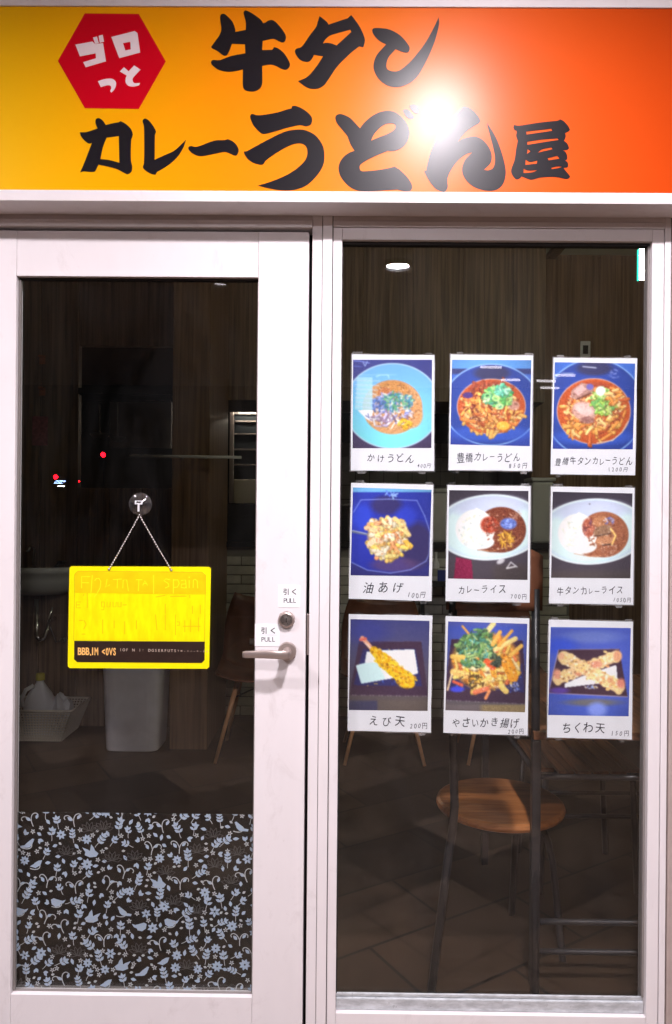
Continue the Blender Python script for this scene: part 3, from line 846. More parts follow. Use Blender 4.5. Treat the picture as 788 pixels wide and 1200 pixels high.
# bead chain and suction cup
hk = empty('suction_cup', P(163.5, 603, 0.012), 'clear round suction cup with white hook above the yellow board', 'suction cup')
q = P(163.5, 591, 0.012)
MB().lathe([(0.0305, 0.0088), (0.0300, 0.0065), (0.024, 0.0035), (0.014, 0.000), (0.006, -0.003), (0.0001, -0.003)], (q.x, q.y, q.z), 'y', 40, False).build('cup', M_CUP, hk, smooth=True)
mb = MB()
for x0, x1, z0, z1 in ((-.0095, .0095, -.0005, .003), (-.0095, -.006, .003, .0095), (.006, .0095, .003, .0095), (-.006, .006, .0072, .0095), (-.0022, .0022, -.019, -.0005)):
    mb.box(q.x + x0, q.x + x1, q.y - .010, q.y - .003, q.z + z0, q.z + z1)
mb.build('hook', M_PLASTW, hk, 0.0008)
for tgt in ((128, 667), (201, 668)):
    ch = MB()
    a = P(163.5, 603.5, 0.002); b = P(*tgt, YF - .002)
    n = 23
    for k in range(n + 1):
        t = k / n
        p = a.lerp(b, t); p.z -= 0.002 * math.sin(math.pi * t)
        ch.sphere(p, 0.0020, 8, 6)
    ch.tube([a, b], 0.0003, 5)
    ch.build('bead_chain', M_BEAD, bd, smooth=True)

# ------------------------------------------------------------------ patterned film on the lower door pane
YFILM = 0.0275
fm = empty('patterned_film', P(158, 1165, YFILM), 'clear film printed with pale blue birds and leaves on the lower door pane', 'window film')
zf_t = HZ((18, 953), (297, 953), YFILM); zf_b = z_dgb + 0.001
fx0, fx1 = x_dgl + .001, x_dgr - .001
box('film_sheet', fx0, fx1, YFILM, YFILM + .0003, zf_b, zf_t, M_FILMBASE, fm)
PX = (P(300, 1050, YFILM).x - P(200, 1050, YFILM).x) / 100.0      # metres per photo pixel here
rng = random.Random(11)
FW, FH = (fx1 - fx0) / PX, (zf_t - zf_b) / PX
prints = {'blue': MB(), 'white': MB(), 'grey': MB()}
cnt = [0]
def clip_poly(pts):
    def half(poly, f):
        out = []
        for i in range(len(poly)):
            a, b = poly[i - 1], poly[i]
            fa, fb = f(a), f(b)
            if (fa >= 0) != (fb >= 0):
                t = fa / (fa - fb)
                out.append((a[0] + (b[0] - a[0]) * t, a[1] + (b[1] - a[1]) * t))
            if fb >= 0: out.append(b)
        return out
    for f in (lambda p: p[0], lambda p: FW - p[0], lambda p: p[1], lambda p: FH - p[1]):
        if len(pts) < 3: return []
        pts = half(pts, f)
    return pts
def face(pts, ink):
    """convex polygon in film pixels (y down)"""
    pts = clip_poly(pts)
    if len(pts) < 3: return
    cnt[0] += 1
    y = YFILM - 0.0002 - 0.00002 * (cnt[0] % 9)
    vs = [Vector((fx0 + p[0] * PX, y, zf_t - p[1] * PX)) for p in pts]
    prints[ink].add(vs, facing(vs, [tuple(range(len(vs)))]))
def leaf(x, y, a, L, w, ink):
    pts = []
    for t, s in ((0, 0), (.2, .62), (.45, 1), (.7, .72), (1, 0), (.7, -.72), (.45, -1), (.2, -.62)):
        u, v = t * L, s * w / 2
        pts.append((x + u * math.cos(a) - v * math.sin(a), y + u * math.sin(a) + v * math.cos(a)))
    face(pts, ink)
def line(pts, w, ink):
    for i in range(len(pts) - 1):
        (x0, y0), (x1, y1) = pts[i], pts[i + 1]
        L = math.hypot(x1 - x0, y1 - y0) or 1
        nx, ny = -(y1 - y0) / L * w / 2, (x1 - x0) / L * w / 2
        face([(x0 + nx, y0 + ny), (x1 + nx, y1 + ny), (x1 - nx, y1 - ny), (x0 - nx, y0 - ny)], ink)
def sprig(x, y, a, s, n, ink='blue', curl=0.3):
    px_, py_ = x, y
    pts = [(x, y)]
    for i in range(n):
        a += curl / n
        px_ += math.cos(a) * 4.2 * s; py_ += math.sin(a) * 4.2 * s
        pts.append((px_, py_))
        if i >= 0:
            L = (6.4 - 0.35 * i) * s
            leaf(px_, py_, a + 0.85 + rng.uniform(-.1, .1), L, L * .52, ink)
            leaf(px_, py_, a - 0.85 + rng.uniform(-.1, .1), L, L * .52, ink)
    leaf(px_, py_, a, 6.4 * s, 3.4 * s, ink)
    line([(x - math.cos(a) * 3 * s, y - math.sin(a) * 3 * s)] + pts, 0.7, 'white')
def flower(x, y, s, n, ink):
    a0 = rng.uniform(0, 6)
    for i in range(n):
        leaf(x + math.cos(a0 + i * 6.283 / n) * s * .12, y + math.sin(a0 + i * 6.283 / n) * s * .12, a0 + i * 6.283 / n, s, s * .55, ink)
def curl_stroke(x, y, a, s, side, ink='white'):
    pts = []
    h = a
    qx, qy = x, y
    for i in range(26):
        pts.append((qx, qy))
        t = i / 25
        h += side * (0.03 + 0.42 * t ** 2.2)
        qx += math.cos(h) * 1.35 * s; qy += math.sin(h) * 1.35 * s
    line(pts, 1.05, ink)
BIRDS = [
    [[(436, 283), (448, 281), (456, 290), (452, 305), (442, 300)], [(442, 296), (456, 288), (475, 303), (490, 318), (480, 333), (462, 330), (448, 316)], [(482, 317), (514, 322), (510, 334), (480, 332)]],
    [[(415, 345), (440, 335), (470, 335), (488, 350), (476, 368), (440, 372), (412, 360)], [(398, 318), (430, 330), (445, 342), (420, 350)], [(440, 340), (447, 300), (462, 318), (470, 340)]],
    [[(540, 575), (560, 570), (585, 562), (600, 570), (596, 595), (575, 610), (550, 605)], [(518, 570), (545, 578), (548, 596), (530, 588)]],
    [[(635, 188), (655, 190), (680, 205), (665, 228), (645, 215)], [(665, 200), (703, 222), (668, 232)]],
]
def bird(x, y, s, flip, k):
    B = BIRDS[k]
    cx = sum(p[0] for q in B for p in q) / sum(len(q) for q in B); cy = sum(p[1] for q in B for p in q) / sum(len(q) for q in B)
    for q in B:
        face([(x + (p[0] - cx) / 5.25 * s * flip, y + (p[1] - cy) / 5.25 * s) for p in q], 'blue')
placed = []
def spot(r, tries=60):
    for _ in range(tries):
        x, y = rng.uniform(-3, FW + 3), rng.uniform(-3, FH + 3)
        if all((x - a) ** 2 + (y - b) ** 2 > (r + c) ** 2 for a, b, c in placed):
            placed.append((x, y, r)); return x, y
    return None
for i in range(16):
    p = spot(9.5, 300)
    if p:
        bird(*p, 1.12, rng.choice((-1, 1)), i % 4)
        if i % 3 != 1: curl_stroke(p[0] - 8, p[1] + 5, 0.35, 0.55, -1)
for i in range(26):
    p = spot(10.5, 300)
    if p:
        a = -1.57 + rng.uniform(-.5, .5)
        x, y = p[0], p[1] + 10
        curl_stroke(x, y, a - .1, 0.72, 1); curl_stroke(x + math.cos(a) * 7, y + math.sin(a) * 7, a - .3, 0.52, -1)
        leaf(x - 3, y - 7, a - .7, 7, 4, 'blue'); leaf(x + 3, y - 9, a + .8, 6.5, 3.6, 'blue')
for i in range(20):
    p = spot(8.0, 200)
    if p:
        for j in range(6):
            an = -1.57 + (j - 2.5) * .55
            a0, b0 = p[0] + math.cos(an) * 1, p[1] + 6
            e = (a0 + math.cos(an) * 11, b0 + math.sin(an) * 11)
            mx_, my_ = (a0 + e[0]) / 2, (b0 + e[1]) / 2
            nx, ny = -math.sin(an) * 2.6, math.cos(an) * 2.6
            line([(a0, b0), (mx_ + nx, my_ + ny), e, (mx_ - nx, my_ - ny), (a0, b0)], 0.6, 'grey')
for i in range(100):
    p = spot(6.9, 90)
    if p:
        a = rng.uniform(-2.6, -.5)
        s_ = rng.uniform(.82, 1.1)
        n = rng.choice((2, 2, 3, 3))
        sprig(p[0] - math.cos(a) * 7 * s_, p[1] - math.sin(a) * 7 * s_, a, s_, n, 'blue', rng.uniform(-.5, .5))
for i in range(34):
    p = spot(5.4, 90)
    if p: flower(*p, rng.uniform(5.2, 6.4), rng.choice((6, 7, 8)), 'blue')
for i in range(240):
    p = spot(4.0, 60)
    if p:
        a = rng.uniform(0, 6.28)
        leaf(p[0] - math.cos(a) * 4, p[1] - math.sin(a) * 4, a, rng.uniform(6, 8), 4, 'blue')
        if rng.random() < .5: leaf(p[0] - math.cos(a) * 3, p[1] - math.sin(a) * 3, a + 1.0, 5.5, 3.2, 'blue')
for i in range(420):
    p = spot(2.6, 40)
    if p:
        if rng.random() < .55: flower(*p, 2.9, 5, 'white')
        else: leaf(p[0] - 2, p[1], rng.uniform(-.7, .7), 4.6, 3, 'white')
for k, mt_ in (('blue', M_BIRD), ('white', M_BIRDW), ('grey', M_BIRDG)):
    prints[k].build({'blue': 'blue_print', 'white': 'white_print', 'grey': 'grey_print'}[k], mt_, fm)['kind'] = 'stuff'

# ------------------------------------------------------------------ menu posters
M_PHOTO = mat_print('printed_photo')
YP = 0.0285
S7 = 788 / 110.0
NX, NY = 132, 146

class Photo:
    """ink colours of a printed picture, worked out at the vertices of a fine grid"""
    def __init__(self, corners, seed):
        tl, tr, br, bl = [np.array(c, float) for c in corners]
        u = np.linspace(0, 1, NX)[None, :, None]; v = np.linspace(0, 1, NY)[:, None, None]
        q = (tl * (1 - u) + tr * u) * (1 - v) + (bl * (1 - u) + br * u) * v
        self.x, self.y = q[..., 0], q[..., 1]
        self.c = np.zeros((NY, NX, 3)); self.r = np.random.RandomState(seed)
    def put(self, mask, col, op=1.0):
        col = np.array(col, float)
        m_ = np.clip(mask, 0, 1)[..., None] * op
        self.c = self.c * (1 - m_) + col * m_
    def grad(self, c0, c1):
        t = ((self.y - self.y.min()) / (self.y.max() - self.y.min()))[..., None]
        self.c = np.array(c0, float) * (1 - t) + np.array(c1, float) * t
    def ell_d(self, cx, cy, rx, ry, rot=0.0):
        c_, s_ = math.cos(rot), math.sin(rot)
        X = (self.x - cx) * c_ + (self.y - cy) * s_; Y = -(self.x - cx) * s_ + (self.y - cy) * c_
        return np.sqrt((X / rx) ** 2 + (Y / ry) ** 2)
    def ell(self, cx, cy, rx, ry, col, soft=6.0, rot=0.0, op=1.0):
        self.put((1 - self.ell_d(cx, cy, rx, ry, rot)) * min(rx, ry) / soft + .5, col, op)
    def ring(self, cx, cy, rx, ry, w, col, rot=0.0, op=1.0):
        d = np.abs(self.ell_d(cx, cy, rx, ry, rot) - 1) * min(rx, ry)
        self.put((w - d) / 4 + .5, col, op)
    def poly(self, pts, col, op=1.0):
        ins = np.zeros(self.x.shape, bool)
        for i in range(len(pts)):
            (x0, y0), (x1, y1) = pts[i - 1], pts[i]
            cond = ((y0 > self.y) != (y1 > self.y))
            with np.errstate(divide='ignore', invalid='ignore'):
                xi = (x1 - x0) * (self.y - y0) / ((y1 - y0) or 1e-9) + x0
            ins ^= cond & (self.x < xi)
        self.put(ins.astype(float), col, op)
    def seg(self, x0, y0, x1, y1, w, col, op=1.0, soft=5.0):
        dx, dy = x1 - x0, y1 - y0
        bx = (max(x0, x1) + w / 2 + soft, min(x0, x1) - w / 2 - soft, max(y0, y1) + w / 2 + soft, min(y0, y1) - w / 2 - soft)
        jj = np.where((self.y.max(1) >= bx[3]) & (self.y.min(1) <= bx[2]))[0]; ii = np.where((self.x.max(0) >= bx[1]) & (self.x.min(0) <= bx[0]))[0]
        if not len(jj) or not len(ii): return
        sl = np.s_[jj[0]:jj[-1] + 1, ii[0]:ii[-1] + 1]
        X, Y = self.x[sl], self.y[sl]
        t = np.clip(((X - x0) * dx + (Y - y0) * dy) / (dx * dx + dy * dy + 1e-9), 0, 1)
        d = np.hypot(X - x0 - t * dx, Y - y0 - t * dy)
        m_ = np.clip((w / 2 - d) / soft + .5, 0, 1)[..., None] * op
        self.c[sl] = self.c[sl] * (1 - m_) + np.array(col, float) * m_
    def path(self, pts, w, col, op=1.0):
        for a, b in zip(pts[:-1], pts[1:]): self.seg(*a, *b, w, col, op)
    def strokes(self, cx, cy, rx, ry, n, pal, L, w, op=1.0, inside=.92):
        r = self.r
        for _ in range(n):
            a, q = r.rand() * 6.283, math.sqrt(r.rand()) * inside
            x, y = cx + rx * q * math.cos(a), cy + ry * q * math.sin(a)
            h = r.rand() * 3.14; l_ = r.uniform(*L) / 2
            c_ = np.array(pal[r.randint(len(pal))]) * r.uniform(.88, 1.08)
            ww = r.uniform(*w)
            q4 = (x - math.cos(h) * l_, y - math.sin(h) * l_, x + math.cos(h) * l_, y + math.sin(h) * l_)
            if ww > 11: self.seg(*(v + o_ for v, o_ in zip(q4, (2, 4, 2, 4))), ww * 1.25, np.clip(c_ * .60, 0, 255), op * .65, 8.0)
            self.seg(*q4, ww, np.clip(c_, 0, 255), op, 6.0)
            if ww > 11: self.seg(*(v + o_ for v, o_ in zip(q4, (-1, -ww * .2, -1, -ww * .2))), ww * .28, np.clip(c_ * 1.05 + 38, 0, 255), op * .6, 6.0)
    def photo_finish(self, cx, cy, rx, ry, n=240):
        r = self.r
        for _ in range(n):
            a, q = r.rand() * 6.283, math.sqrt(r.rand()) * .95
            x, y = cx + rx * q * math.cos(a), cy + ry * q * math.sin(a)
            s_ = r.uniform(3, 9)
            rot = r.rand() * 3
            if r.rand() < .5: k, col, op = (1 - self.ell_d(x, y, s_, s_ * .7, rot)) * s_ * .7 / 5 + .5, (255, 250, 238), r.uniform(.15, .6)
            else: k, col, op = (1 - self.ell_d(x, y, s_ * 1.6, s_ * 1.1, rot)) * s_ * 1.1 / 7 + .5, (70, 24, 12), r.uniform(.12, .42)
            self.put(np.clip(k, 0, 1) * np.clip((self.c[..., 0] - self.c[..., 2] - 30) / 20, 0, 1), col, op)
        for _ in range(2):
            c = np.pad(self.c, ((1, 1), (1, 1), (0, 0)), 'edge')
            self.c = (c[1:-1, 1:-1] * 2 + c[:-2, 1:-1] + c[2:, 1:-1] + c[1:-1, :-2] + c[1:-1, 2:]) / 6
        warm = np.clip((self.c[..., 0] - self.c[..., 2] - 25) / 30, 0, 1)[..., None]
        n1 = r.randn(NY, NX, 1); n2 = np.kron(r.randn(NY // 2 + 1, NX // 2 + 1), np.ones((2, 2)))[:NY, :NX, None]
        self.c = np.clip(self.c + warm * (n1 * 3 + n2 * 7) * np.array((1, .95, .7)), 0, 255)
        self.c = np.clip(self.c * 1.06, 0, 255) * .94 + 255 * .06
        # broad uneven light of the original snapshot
        u = (self.x - 395) / 330; v = (self.y - 460) / 380
        k = 1.03 - .10 * (u * u + v * v) + .05 * np.sin(u * 2.1 + v * 1.3 + r.rand() * 6)
        self.c = np.clip(self.c * k[..., None], 0, 255)
    def grain(self, amt):
        k = self.r.randn(NY // 3 + 2, NX // 3 + 2)
        k = np.kron(k, np.ones((3, 3)))[:NY, :NX]
        self.c = np.clip(self.c + (k[..., None] * .6 + self.r.randn(NY, NX, 1) * .5) * amt, 0, 255)
    def build(self, name, conv, Y, parent):
        c = self.c / 255.0
        c = np.where(c <= .04045, c / 12.92, ((c + .055) / 1.055) ** 2.4)
        vs = []
        for j in range(NY):
            for i in range(NX):
                X, Z = conv(self.x[j, i], self.y[j, i]); vs.append((X, Y, Z))
        fs = [(j * NX + i, (j + 1) * NX + i, (j + 1) * NX + i + 1, j * NX + i + 1) for j in range(NY - 1) for i in range(NX - 1)]
        o = link_mesh(name, vs, fs, M_PHOTO, parent)
        at = o.data.attributes.new('ink', 'FLOAT_COLOR', 'POINT')
        buf = np.ones((NY * NX, 4), np.float32); buf[:, :3] = c.reshape(-1, 3)
        at.data.foreach_set('color', buf.ravel())
        return o

NOOD = [(244, 176, 84), (228, 128, 56), (250, 206, 128), (206, 96, 44), (238, 150, 66), (252, 190, 90)]
GREEN = [(118, 208, 112), (78, 186, 138), (168, 228, 118), (206, 238, 186), (96, 196, 96), (60, 150, 90)]
def dish_kake(p):
    p.grad((44, 52, 140), (66, 52, 88))
    p.ell(395, 485, 405, 358, (108, 182, 240)); t = np.clip((p.y - 300) / 500, 0, 1)[..., None]
    d = (p.ell_d(395, 485, 405, 358) < 1)[..., None]
    p.c = np.where(d, p.c * (1 - t) + np.array((124, 232, 246)) * t, p.c)
    p.ring(395, 485, 403, 356, 5, (190, 225, 255))
    p.path([(70, 105), (130, 110), (200, 125)], 9, (130, 150, 235)); p.path([(70, 150), (130, 155)], 5, (120, 140, 230)); p.path([(150, 120), (165, 150), (185, 110)], 7, (170, 200, 250))
    p.ell(395, 495, 252, 228, (206, 150, 96)); p.ell(400, 350, 130, 75, (196, 128, 60), 20); p.ell(330, 370, 60, 40, (176, 90, 50), 14)
    for k in range(5): p.ring(395, 395, 130 - 22 * k, 100 - 18 * k, 4, (214, 162, 92), op=.6)
    p.ell(560, 560, 90, 110, (212, 150, 92), 20)
    p.strokes(400, 510, 170, 160, 120, [(96, 120, 190), (150, 150, 210), (220, 220, 245), (120, 90, 120), (200, 170, 160), (250, 250, 255)], (20, 60), (8, 14))
    p.strokes(430, 450, 150, 85, 110, [(70, 150, 110), (56, 128, 140), (110, 180, 120), (60, 130, 190), (160, 210, 180)], (14, 36), (8, 13))
    p.strokes(270, 460, 60, 70, 40, [(80, 120, 200), (130, 150, 220), (70, 100, 170)], (14, 40), (8, 12))
    p.strokes(500, 630, 55, 45, 24, [(250, 206, 40), (255, 226, 90), (240, 180, 30)], (14, 34), (12, 18))
    p.poly([(100, 240), (230, 245), (225, 520), (80, 515)], (168, 228, 244), .8)  # pale box and stripes: reflection on the laminate painted into the print
    for k in range(7): p.seg(85, 270 + 36 * k, 290 - 10 * k, 275 + 38 * k, 7, (196, 220, 248), .8)
    p.poly([(105, 522), (230, 520), (225, 620), (170, 590)], (246, 250, 255)); p.path([(170, 565), (200, 585), (190, 550)], 9, (110, 120, 170))
    p.path([(260, 240), (290, 225), (360, 225), (365, 250)], 7, (190, 240, 255)); p.path([(110, 225), (430, 222)], 5, (170, 225, 250), .7)
    p.strokes(300, 610, 90, 60, 26, [(240, 240, 250), (190, 180, 220), (150, 120, 150)], (24, 70), (10, 16))
def bowl_blue(p, cx, cy, rx, ry, R, top=True):
    p.grad((66, 118, 226), (44, 66, 170))
    if top: p.put((175 - p.y) / 6, (92, 160, 246)); p.put(np.clip((p.y - 168) / 8, 0, 1) * np.clip((225 - p.y) / 14, 0, 1), (46, 48, 104), .85)
    p.ell(*R, (40, 66, 158)); p.ring(*R, 5, (150, 196, 255))
    p.ell(cx + 5, R[1] - R[3] + 75, 150, 60, (48, 50, 92), 26); p.ell(cx, R[1] + 240, 330, 70, (56, 96, 214), 30, op=.7)
    p.ell(cx, cy, rx + 6, ry + 6, (226, 196, 180)); p.ell(cx, cy, rx, ry, (192, 82, 38)); p.ell(cx, cy - ry * .6, rx * .6, ry * .3, (160, 66, 40), 20)
def dish_curry_udon(p):
    bowl_blue(p, 402, 490, 284, 228, (402, 474, 402, 340))
    p.strokes(400, 520, 255, 190, 150, NOOD, (60, 140), (16, 26)); p.strokes(400, 620, 220, 90, 40, NOOD, (60, 130), (20, 30))
    p.strokes(400, 500, 260, 200, 60, [(150, 56, 30), (176, 70, 40), (120, 44, 30)], (16, 50), (7, 12)); p.ell(205, 395, 44, 26, (74, 48, 120), 10)
    p.strokes(400, 340, 180, 60, 22, [(170, 70, 40), (150, 60, 40)], (50, 100), (18, 26)); p.ell(500, 650, 54, 36, (250, 196, 70), 8); p.ell(590, 480, 50, 40, (206, 150, 130), 14)
    p.strokes(458, 405, 135, 95, 120, GREEN, (16, 46), (12, 20)); p.strokes(490, 350, 60, 50, 30, [(120, 226, 190), (90, 210, 160), (180, 245, 210)], (20, 44), (12, 20))
    p.ring(440, 420, 26, 20, 6, (196, 240, 150)); p.ring(470, 490, 28, 20, 6, (200, 238, 160)); p.ring(370, 400, 24, 18, 5, (150, 220, 140))
def dish_tongue_udon(p):
    bowl_blue(p, 402, 515, 305, 272, (405, 490, 420, 410), False)
    p.strokes(400, 560, 270, 210, 150, NOOD, (60, 130), (16, 26)); p.strokes(400, 530, 280, 230, 70, [(150, 60, 34), (180, 80, 44), (206, 120, 70)], (16, 50), (8, 14))
    p.poly([(215, 340), (300, 275), (400, 300), (405, 350), (260, 420), (205, 400)], (176, 132, 120)); p.poly([(230, 345), (300, 290), (345, 330), (270, 385)], (210, 170, 164)); p.path([(260, 415), (400, 355)], 14, (110, 66, 56))
    p.ell(320, 515, 105, 80, (198, 152, 138), 14, .35); p.ell(320, 500, 80, 45, (226, 192, 184), 16, .35); p.ell(350, 590, 60, 30, (150, 100, 92), 12); p.ell(370, 310, 30, 26, (100, 92, 170), 8)
    p.strokes(490, 430, 120, 120, 130, [(168, 214, 84), (130, 196, 80), (206, 232, 140), (110, 180, 90), (190, 224, 110)], (16, 44), (12, 20)); p.ell(460, 345, 42, 40, (226, 250, 236), 14)
    p.strokes(590, 400, 80, 80, 26, NOOD, (40, 90), (16, 24)); p.path([(310, 140), (420, 150)], 8, (220, 230, 250)); p.path([(140, 196), (230, 198)], 6, (220, 230, 250)); p.path([(70, 240), (90, 240)], 6, (230, 236, 250))  # pale streaks are lamp reflections on the glass, painted into the print
    p.path([(430, 780), (560, 760), (640, 690), (690, 600)], 7, (244, 220, 190)); p.strokes(560, 200, 70, 45, 12, [(170, 180, 240), (120, 140, 220)], (8, 30), (4, 7))
def dish_aburaage(p):
    p.grad((36, 52, 176), (44, 44, 120)); p.put((122 - p.y) / 5, (112, 186, 240))
    p.poly([(145, 185), (615, 190), (740, 460), (700, 690), (560, 770), (390, 800), (200, 775), (60, 705), (60, 290)], (34, 46, 168))
    p.ell(610, 560, 150, 190, (52, 40, 78), 60, op=.8); p.ell(360, 230, 130, 80, (48, 40, 90), 40, op=.85); p.ell(430, 730, 200, 60, (96, 66, 110), 30, op=.7); p.ell(150, 330, 90, 110, (40, 70, 220), 50, op=.6); p.ell(520, 330, 90, 90, (46, 70, 226), 50, op=.5)
    p.path([(80, 290), (145, 185), (380, 178), (615, 190), (680, 320), (725, 450), (718, 640), (690, 700), (560, 772), (390, 800), (200, 775), (60, 706)], 6, (150, 170, 250))
    p.path([(65, 450), (200, 475)], 20, (90, 100, 130)); p.path([(70, 440), (190, 468)], 5, (210, 220, 230)); p.strokes(390, 140, 60, 24, 12, [(90, 120, 250), (150, 190, 255)], (10, 40), (6, 12))
    pal = [(255, 226, 132), (250, 192, 96), (255, 242, 206), (244, 160, 100), (252, 210, 90), (255, 236, 170)]
    p.ell(370, 500, 165, 150, (246, 190, 96), 30); p.strokes(370, 430, 165, 80, 70, pal, (40, 110), (22, 36)); p.strokes(370, 560, 150, 95, 80, pal, (40, 110), (22, 36)); p.strokes(370, 640, 80, 40, 20, pal[:3], (40, 80), (20, 30))
    p.poly([(490, 530), (530, 515), (588, 570), (560, 606)], (250, 196, 70)); p.path([(215, 560), (260, 520), (310, 530)], 46, (252, 214, 170)); p.path([(190, 420), (260, 440)], 40, (250, 206, 150)); p.ell(375, 485, 36, 22, (255, 246, 226), 6)
    p.path([(430, 340), (500, 400), (550, 480)], 34, (255, 222, 140)); p.strokes(370, 520, 150, 140, 40, [(206, 110, 60), (226, 140, 70)], (8, 30), (4, 8))
def plate_curry(p, cur, ccx, ccy):
    p.grad((58, 52, 66), (70, 62, 72))
    p.ell(405, 415, 455, 272, (196, 220, 236), 8, -.06); p.ell(400, 430, 400, 240, (214, 242, 248), 30, -.06); p.ell(400, 240, 300, 90, (196, 204, 232), 40, -.06, .8); p.ring(405, 415, 452, 270, 7, (226, 244, 252), -.06)
    p.ell(ccx, ccy, 210, 192, cur, 6); p.ell(ccx - 60, ccy + 120, 150, 70, cur, 8)
    p.ell(280, 430, 165, 165, (240, 244, 238), 8); p.ell(320, 540, 120, 60, (232, 240, 240), 8); p.poly([(290, 250), (355, 285), (325, 400), (440, 535), (300, 590), (150, 520), (140, 380)], (246, 248, 240))
    p.strokes(280, 450, 150, 150, 150, [(252, 252, 246), (222, 230, 226), (236, 240, 214), (255, 255, 252), (206, 220, 222)], (10, 26), (6, 10))
def dish_curry_rice(p):
    plate_curry(p, (116, 54, 34), 498, 436)
    p.ell(400, 395, 74, 70, (166, 52, 28), 20); p.strokes(410, 390, 70, 60, 30, [(140, 40, 24), (196, 96, 70), (110, 40, 30)], (8, 26), (6, 12)); p.strokes(520, 430, 180, 170, 120, [(96, 42, 30), (140, 70, 44), (180, 110, 90), (84, 36, 28)], (6, 18), (4, 8))
    p.ell(560, 385, 70, 48, (88, 110, 190), 12); p.strokes(560, 385, 66, 46, 30, [(120, 150, 230), (60, 70, 140), (160, 180, 240)], (8, 24), (5, 9))
    p.strokes(540, 510, 70, 80, 60, [(232, 180, 50), (250, 206, 80), (170, 110, 30), (206, 150, 40)], (14, 46), (6, 10))
    p.path([(300, 605), (420, 615), (560, 580), (660, 500)], 8, (176, 120, 80)); p.strokes(610, 310, 70, 40, 30, [(200, 150, 130), (220, 180, 160)], (4, 10), (4, 7))
    p.poly([(120, 665), (250, 690), (262, 850), (100, 850)], (134, 26, 66)); p.put(np.clip((p.y - 700) / 60, 0, 1) * np.clip((p.x - 400) / 60, 0, 1), (72, 62, 58), .6)
    p.ell(495, 700, 36, 20, (200, 200, 206), 10, -.5); p.path([(545, 760), (580, 708), (632, 748)], 9, (226, 226, 230)); p.path([(545, 760), (615, 745)], 12, (230, 230, 232))
def dish_tongue_rice(p):
    plate_curry(p, (156, 92, 62), 500, 440)
    p.strokes(520, 440, 180, 170, 90, [(140, 80, 54), (176, 108, 76), (150, 84, 60)], (10, 30), (6, 12)); p.ell(375, 380, 55, 80, (170, 86, 62), 14); p.strokes(380, 390, 50, 70, 24, [(140, 60, 50), (206, 120, 96), (120, 70, 90)], (10, 30), (8, 14))
    p.ell(470, 330, 70, 44, (180, 120, 80), 10, -.3); p.ell(490, 410, 80, 46, (140, 104, 78), 10, -.3); p.ell(510, 490, 75, 42, (186, 128, 90), 10, -.2); p.path([(430, 455), (560, 430)], 10, (84, 56, 44)); p.path([(490, 530), (565, 520)], 10, (66, 44, 40))
    p.strokes(545, 325, 50, 36, 22, [(90, 100, 180), (206, 210, 236), (150, 150, 200)], (6, 20), (5, 9)); p.path([(560, 390), (600, 450), (570, 520)], 14, (246, 206, 110)); p.path([(250, 600), (380, 625), (520, 612)], 6, (206, 150, 110)); p.ell(382, 184, 5, 5, (40, 40, 60), 4)
    p.put((p.y - 720) / 50, (84, 74, 70), .6)
def tray(p, pts, inn, bg0, bg1):
    p.grad(bg0, bg1); p.poly(pts, (58, 38, 62)); p.poly(inn, (40, 40, 96))
    r = p.r
    for _ in range(150):
        a, b = r.rand(), r.rand()
        x = inn[0][0] + (inn[1][0] - inn[0][0]) * a; y = inn[0][1] + (inn[2][1] - inn[0][1]) * b
        p.seg(x, y, x + r.uniform(-12, 12), y + r.uniform(-6, 6), r.uniform(4, 8), [(50, 90, 220), (90, 150, 250), (28, 26, 60), (210, 180, 60), (44, 44, 120)][r.randint(5)])
    n = len(pts)
    for k in range(28):
        t = k / 27
        x, y = pts[3][0] + (pts[2][0] - pts[3][0]) * t, pts[3][1] + (pts[2][1] - pts[3][1]) * t
        p.seg(x, y, x + 10, y, 4, (230, 220, 230), .8 if k % 3 else .2)
        x, y = pts[0][0] + (pts[1][0] - pts[0][0]) * t, pts[0][1] + (pts[1][1] - pts[0][1]) * t
        p.seg(x, y, x + 8, y, 3, (180, 150, 160), .6 if k % 2 else .1)
def dish_shrimp(p):
    tray(p, [(135, 285), (660, 285), (716, 745), (55, 735)], [(170, 350), (610, 345), (665, 660), (90, 650)], (62, 66, 130), (88, 78, 70))
    p.ell(200, 200, 180, 90, (50, 58, 150), 80, op=.6); p.put((p.y - 770) / 20, (92, 82, 78)); p.put(np.clip((p.y - 770) / 20, 0, 1) * np.clip((300 - p.x) / 20, 0, 1), (60, 60, 92))
    p.poly([(200, 372), (330, 360), (600, 350), (632, 552), (570, 570), (380, 600), (155, 640), (108, 485), (185, 465)], (238, 246, 248)); p.poly([(108, 485), (185, 465), (290, 460), (360, 600), (155, 640)], (206, 240, 244))
    p.path([(165, 255), (205, 300), (250, 355)], 34, (244, 176, 140)); p.path([(150, 270), (190, 262)], 26, (226, 110, 90)); p.path([(190, 300), (240, 345)], 12, (255, 222, 200))
    p.path([(262, 360), (330, 430), (420, 520), (520, 600), (570, 640)], 70, (245, 186, 22)); p.path([(330, 430), (430, 525), (530, 600)], 112, (246, 190, 16)); p.ell(520, 600, 88, 72, (244, 190, 22), 14, .6)
    for a, b in (((270, 365), (420, 500)), ((420, 500), (560, 620))):
        for _ in range(60):
            t = p.r.rand(); x, y = a[0] + (b[0] - a[0]) * t + p.r.randn() * 26, a[1] + (b[1] - a[1]) * t + p.r.randn() * 26
            p.seg(x, y, x + 16, y + 12, p.r.uniform(7, 14), [(255, 212, 40), (236, 164, 10), (250, 200, 60), (226, 150, 20)][p.r.randint(4)])
    for x, y in ((415, 600), (460, 615), (540, 680)): p.ell(x, y, 8, 8, (110, 60, 20), 5)
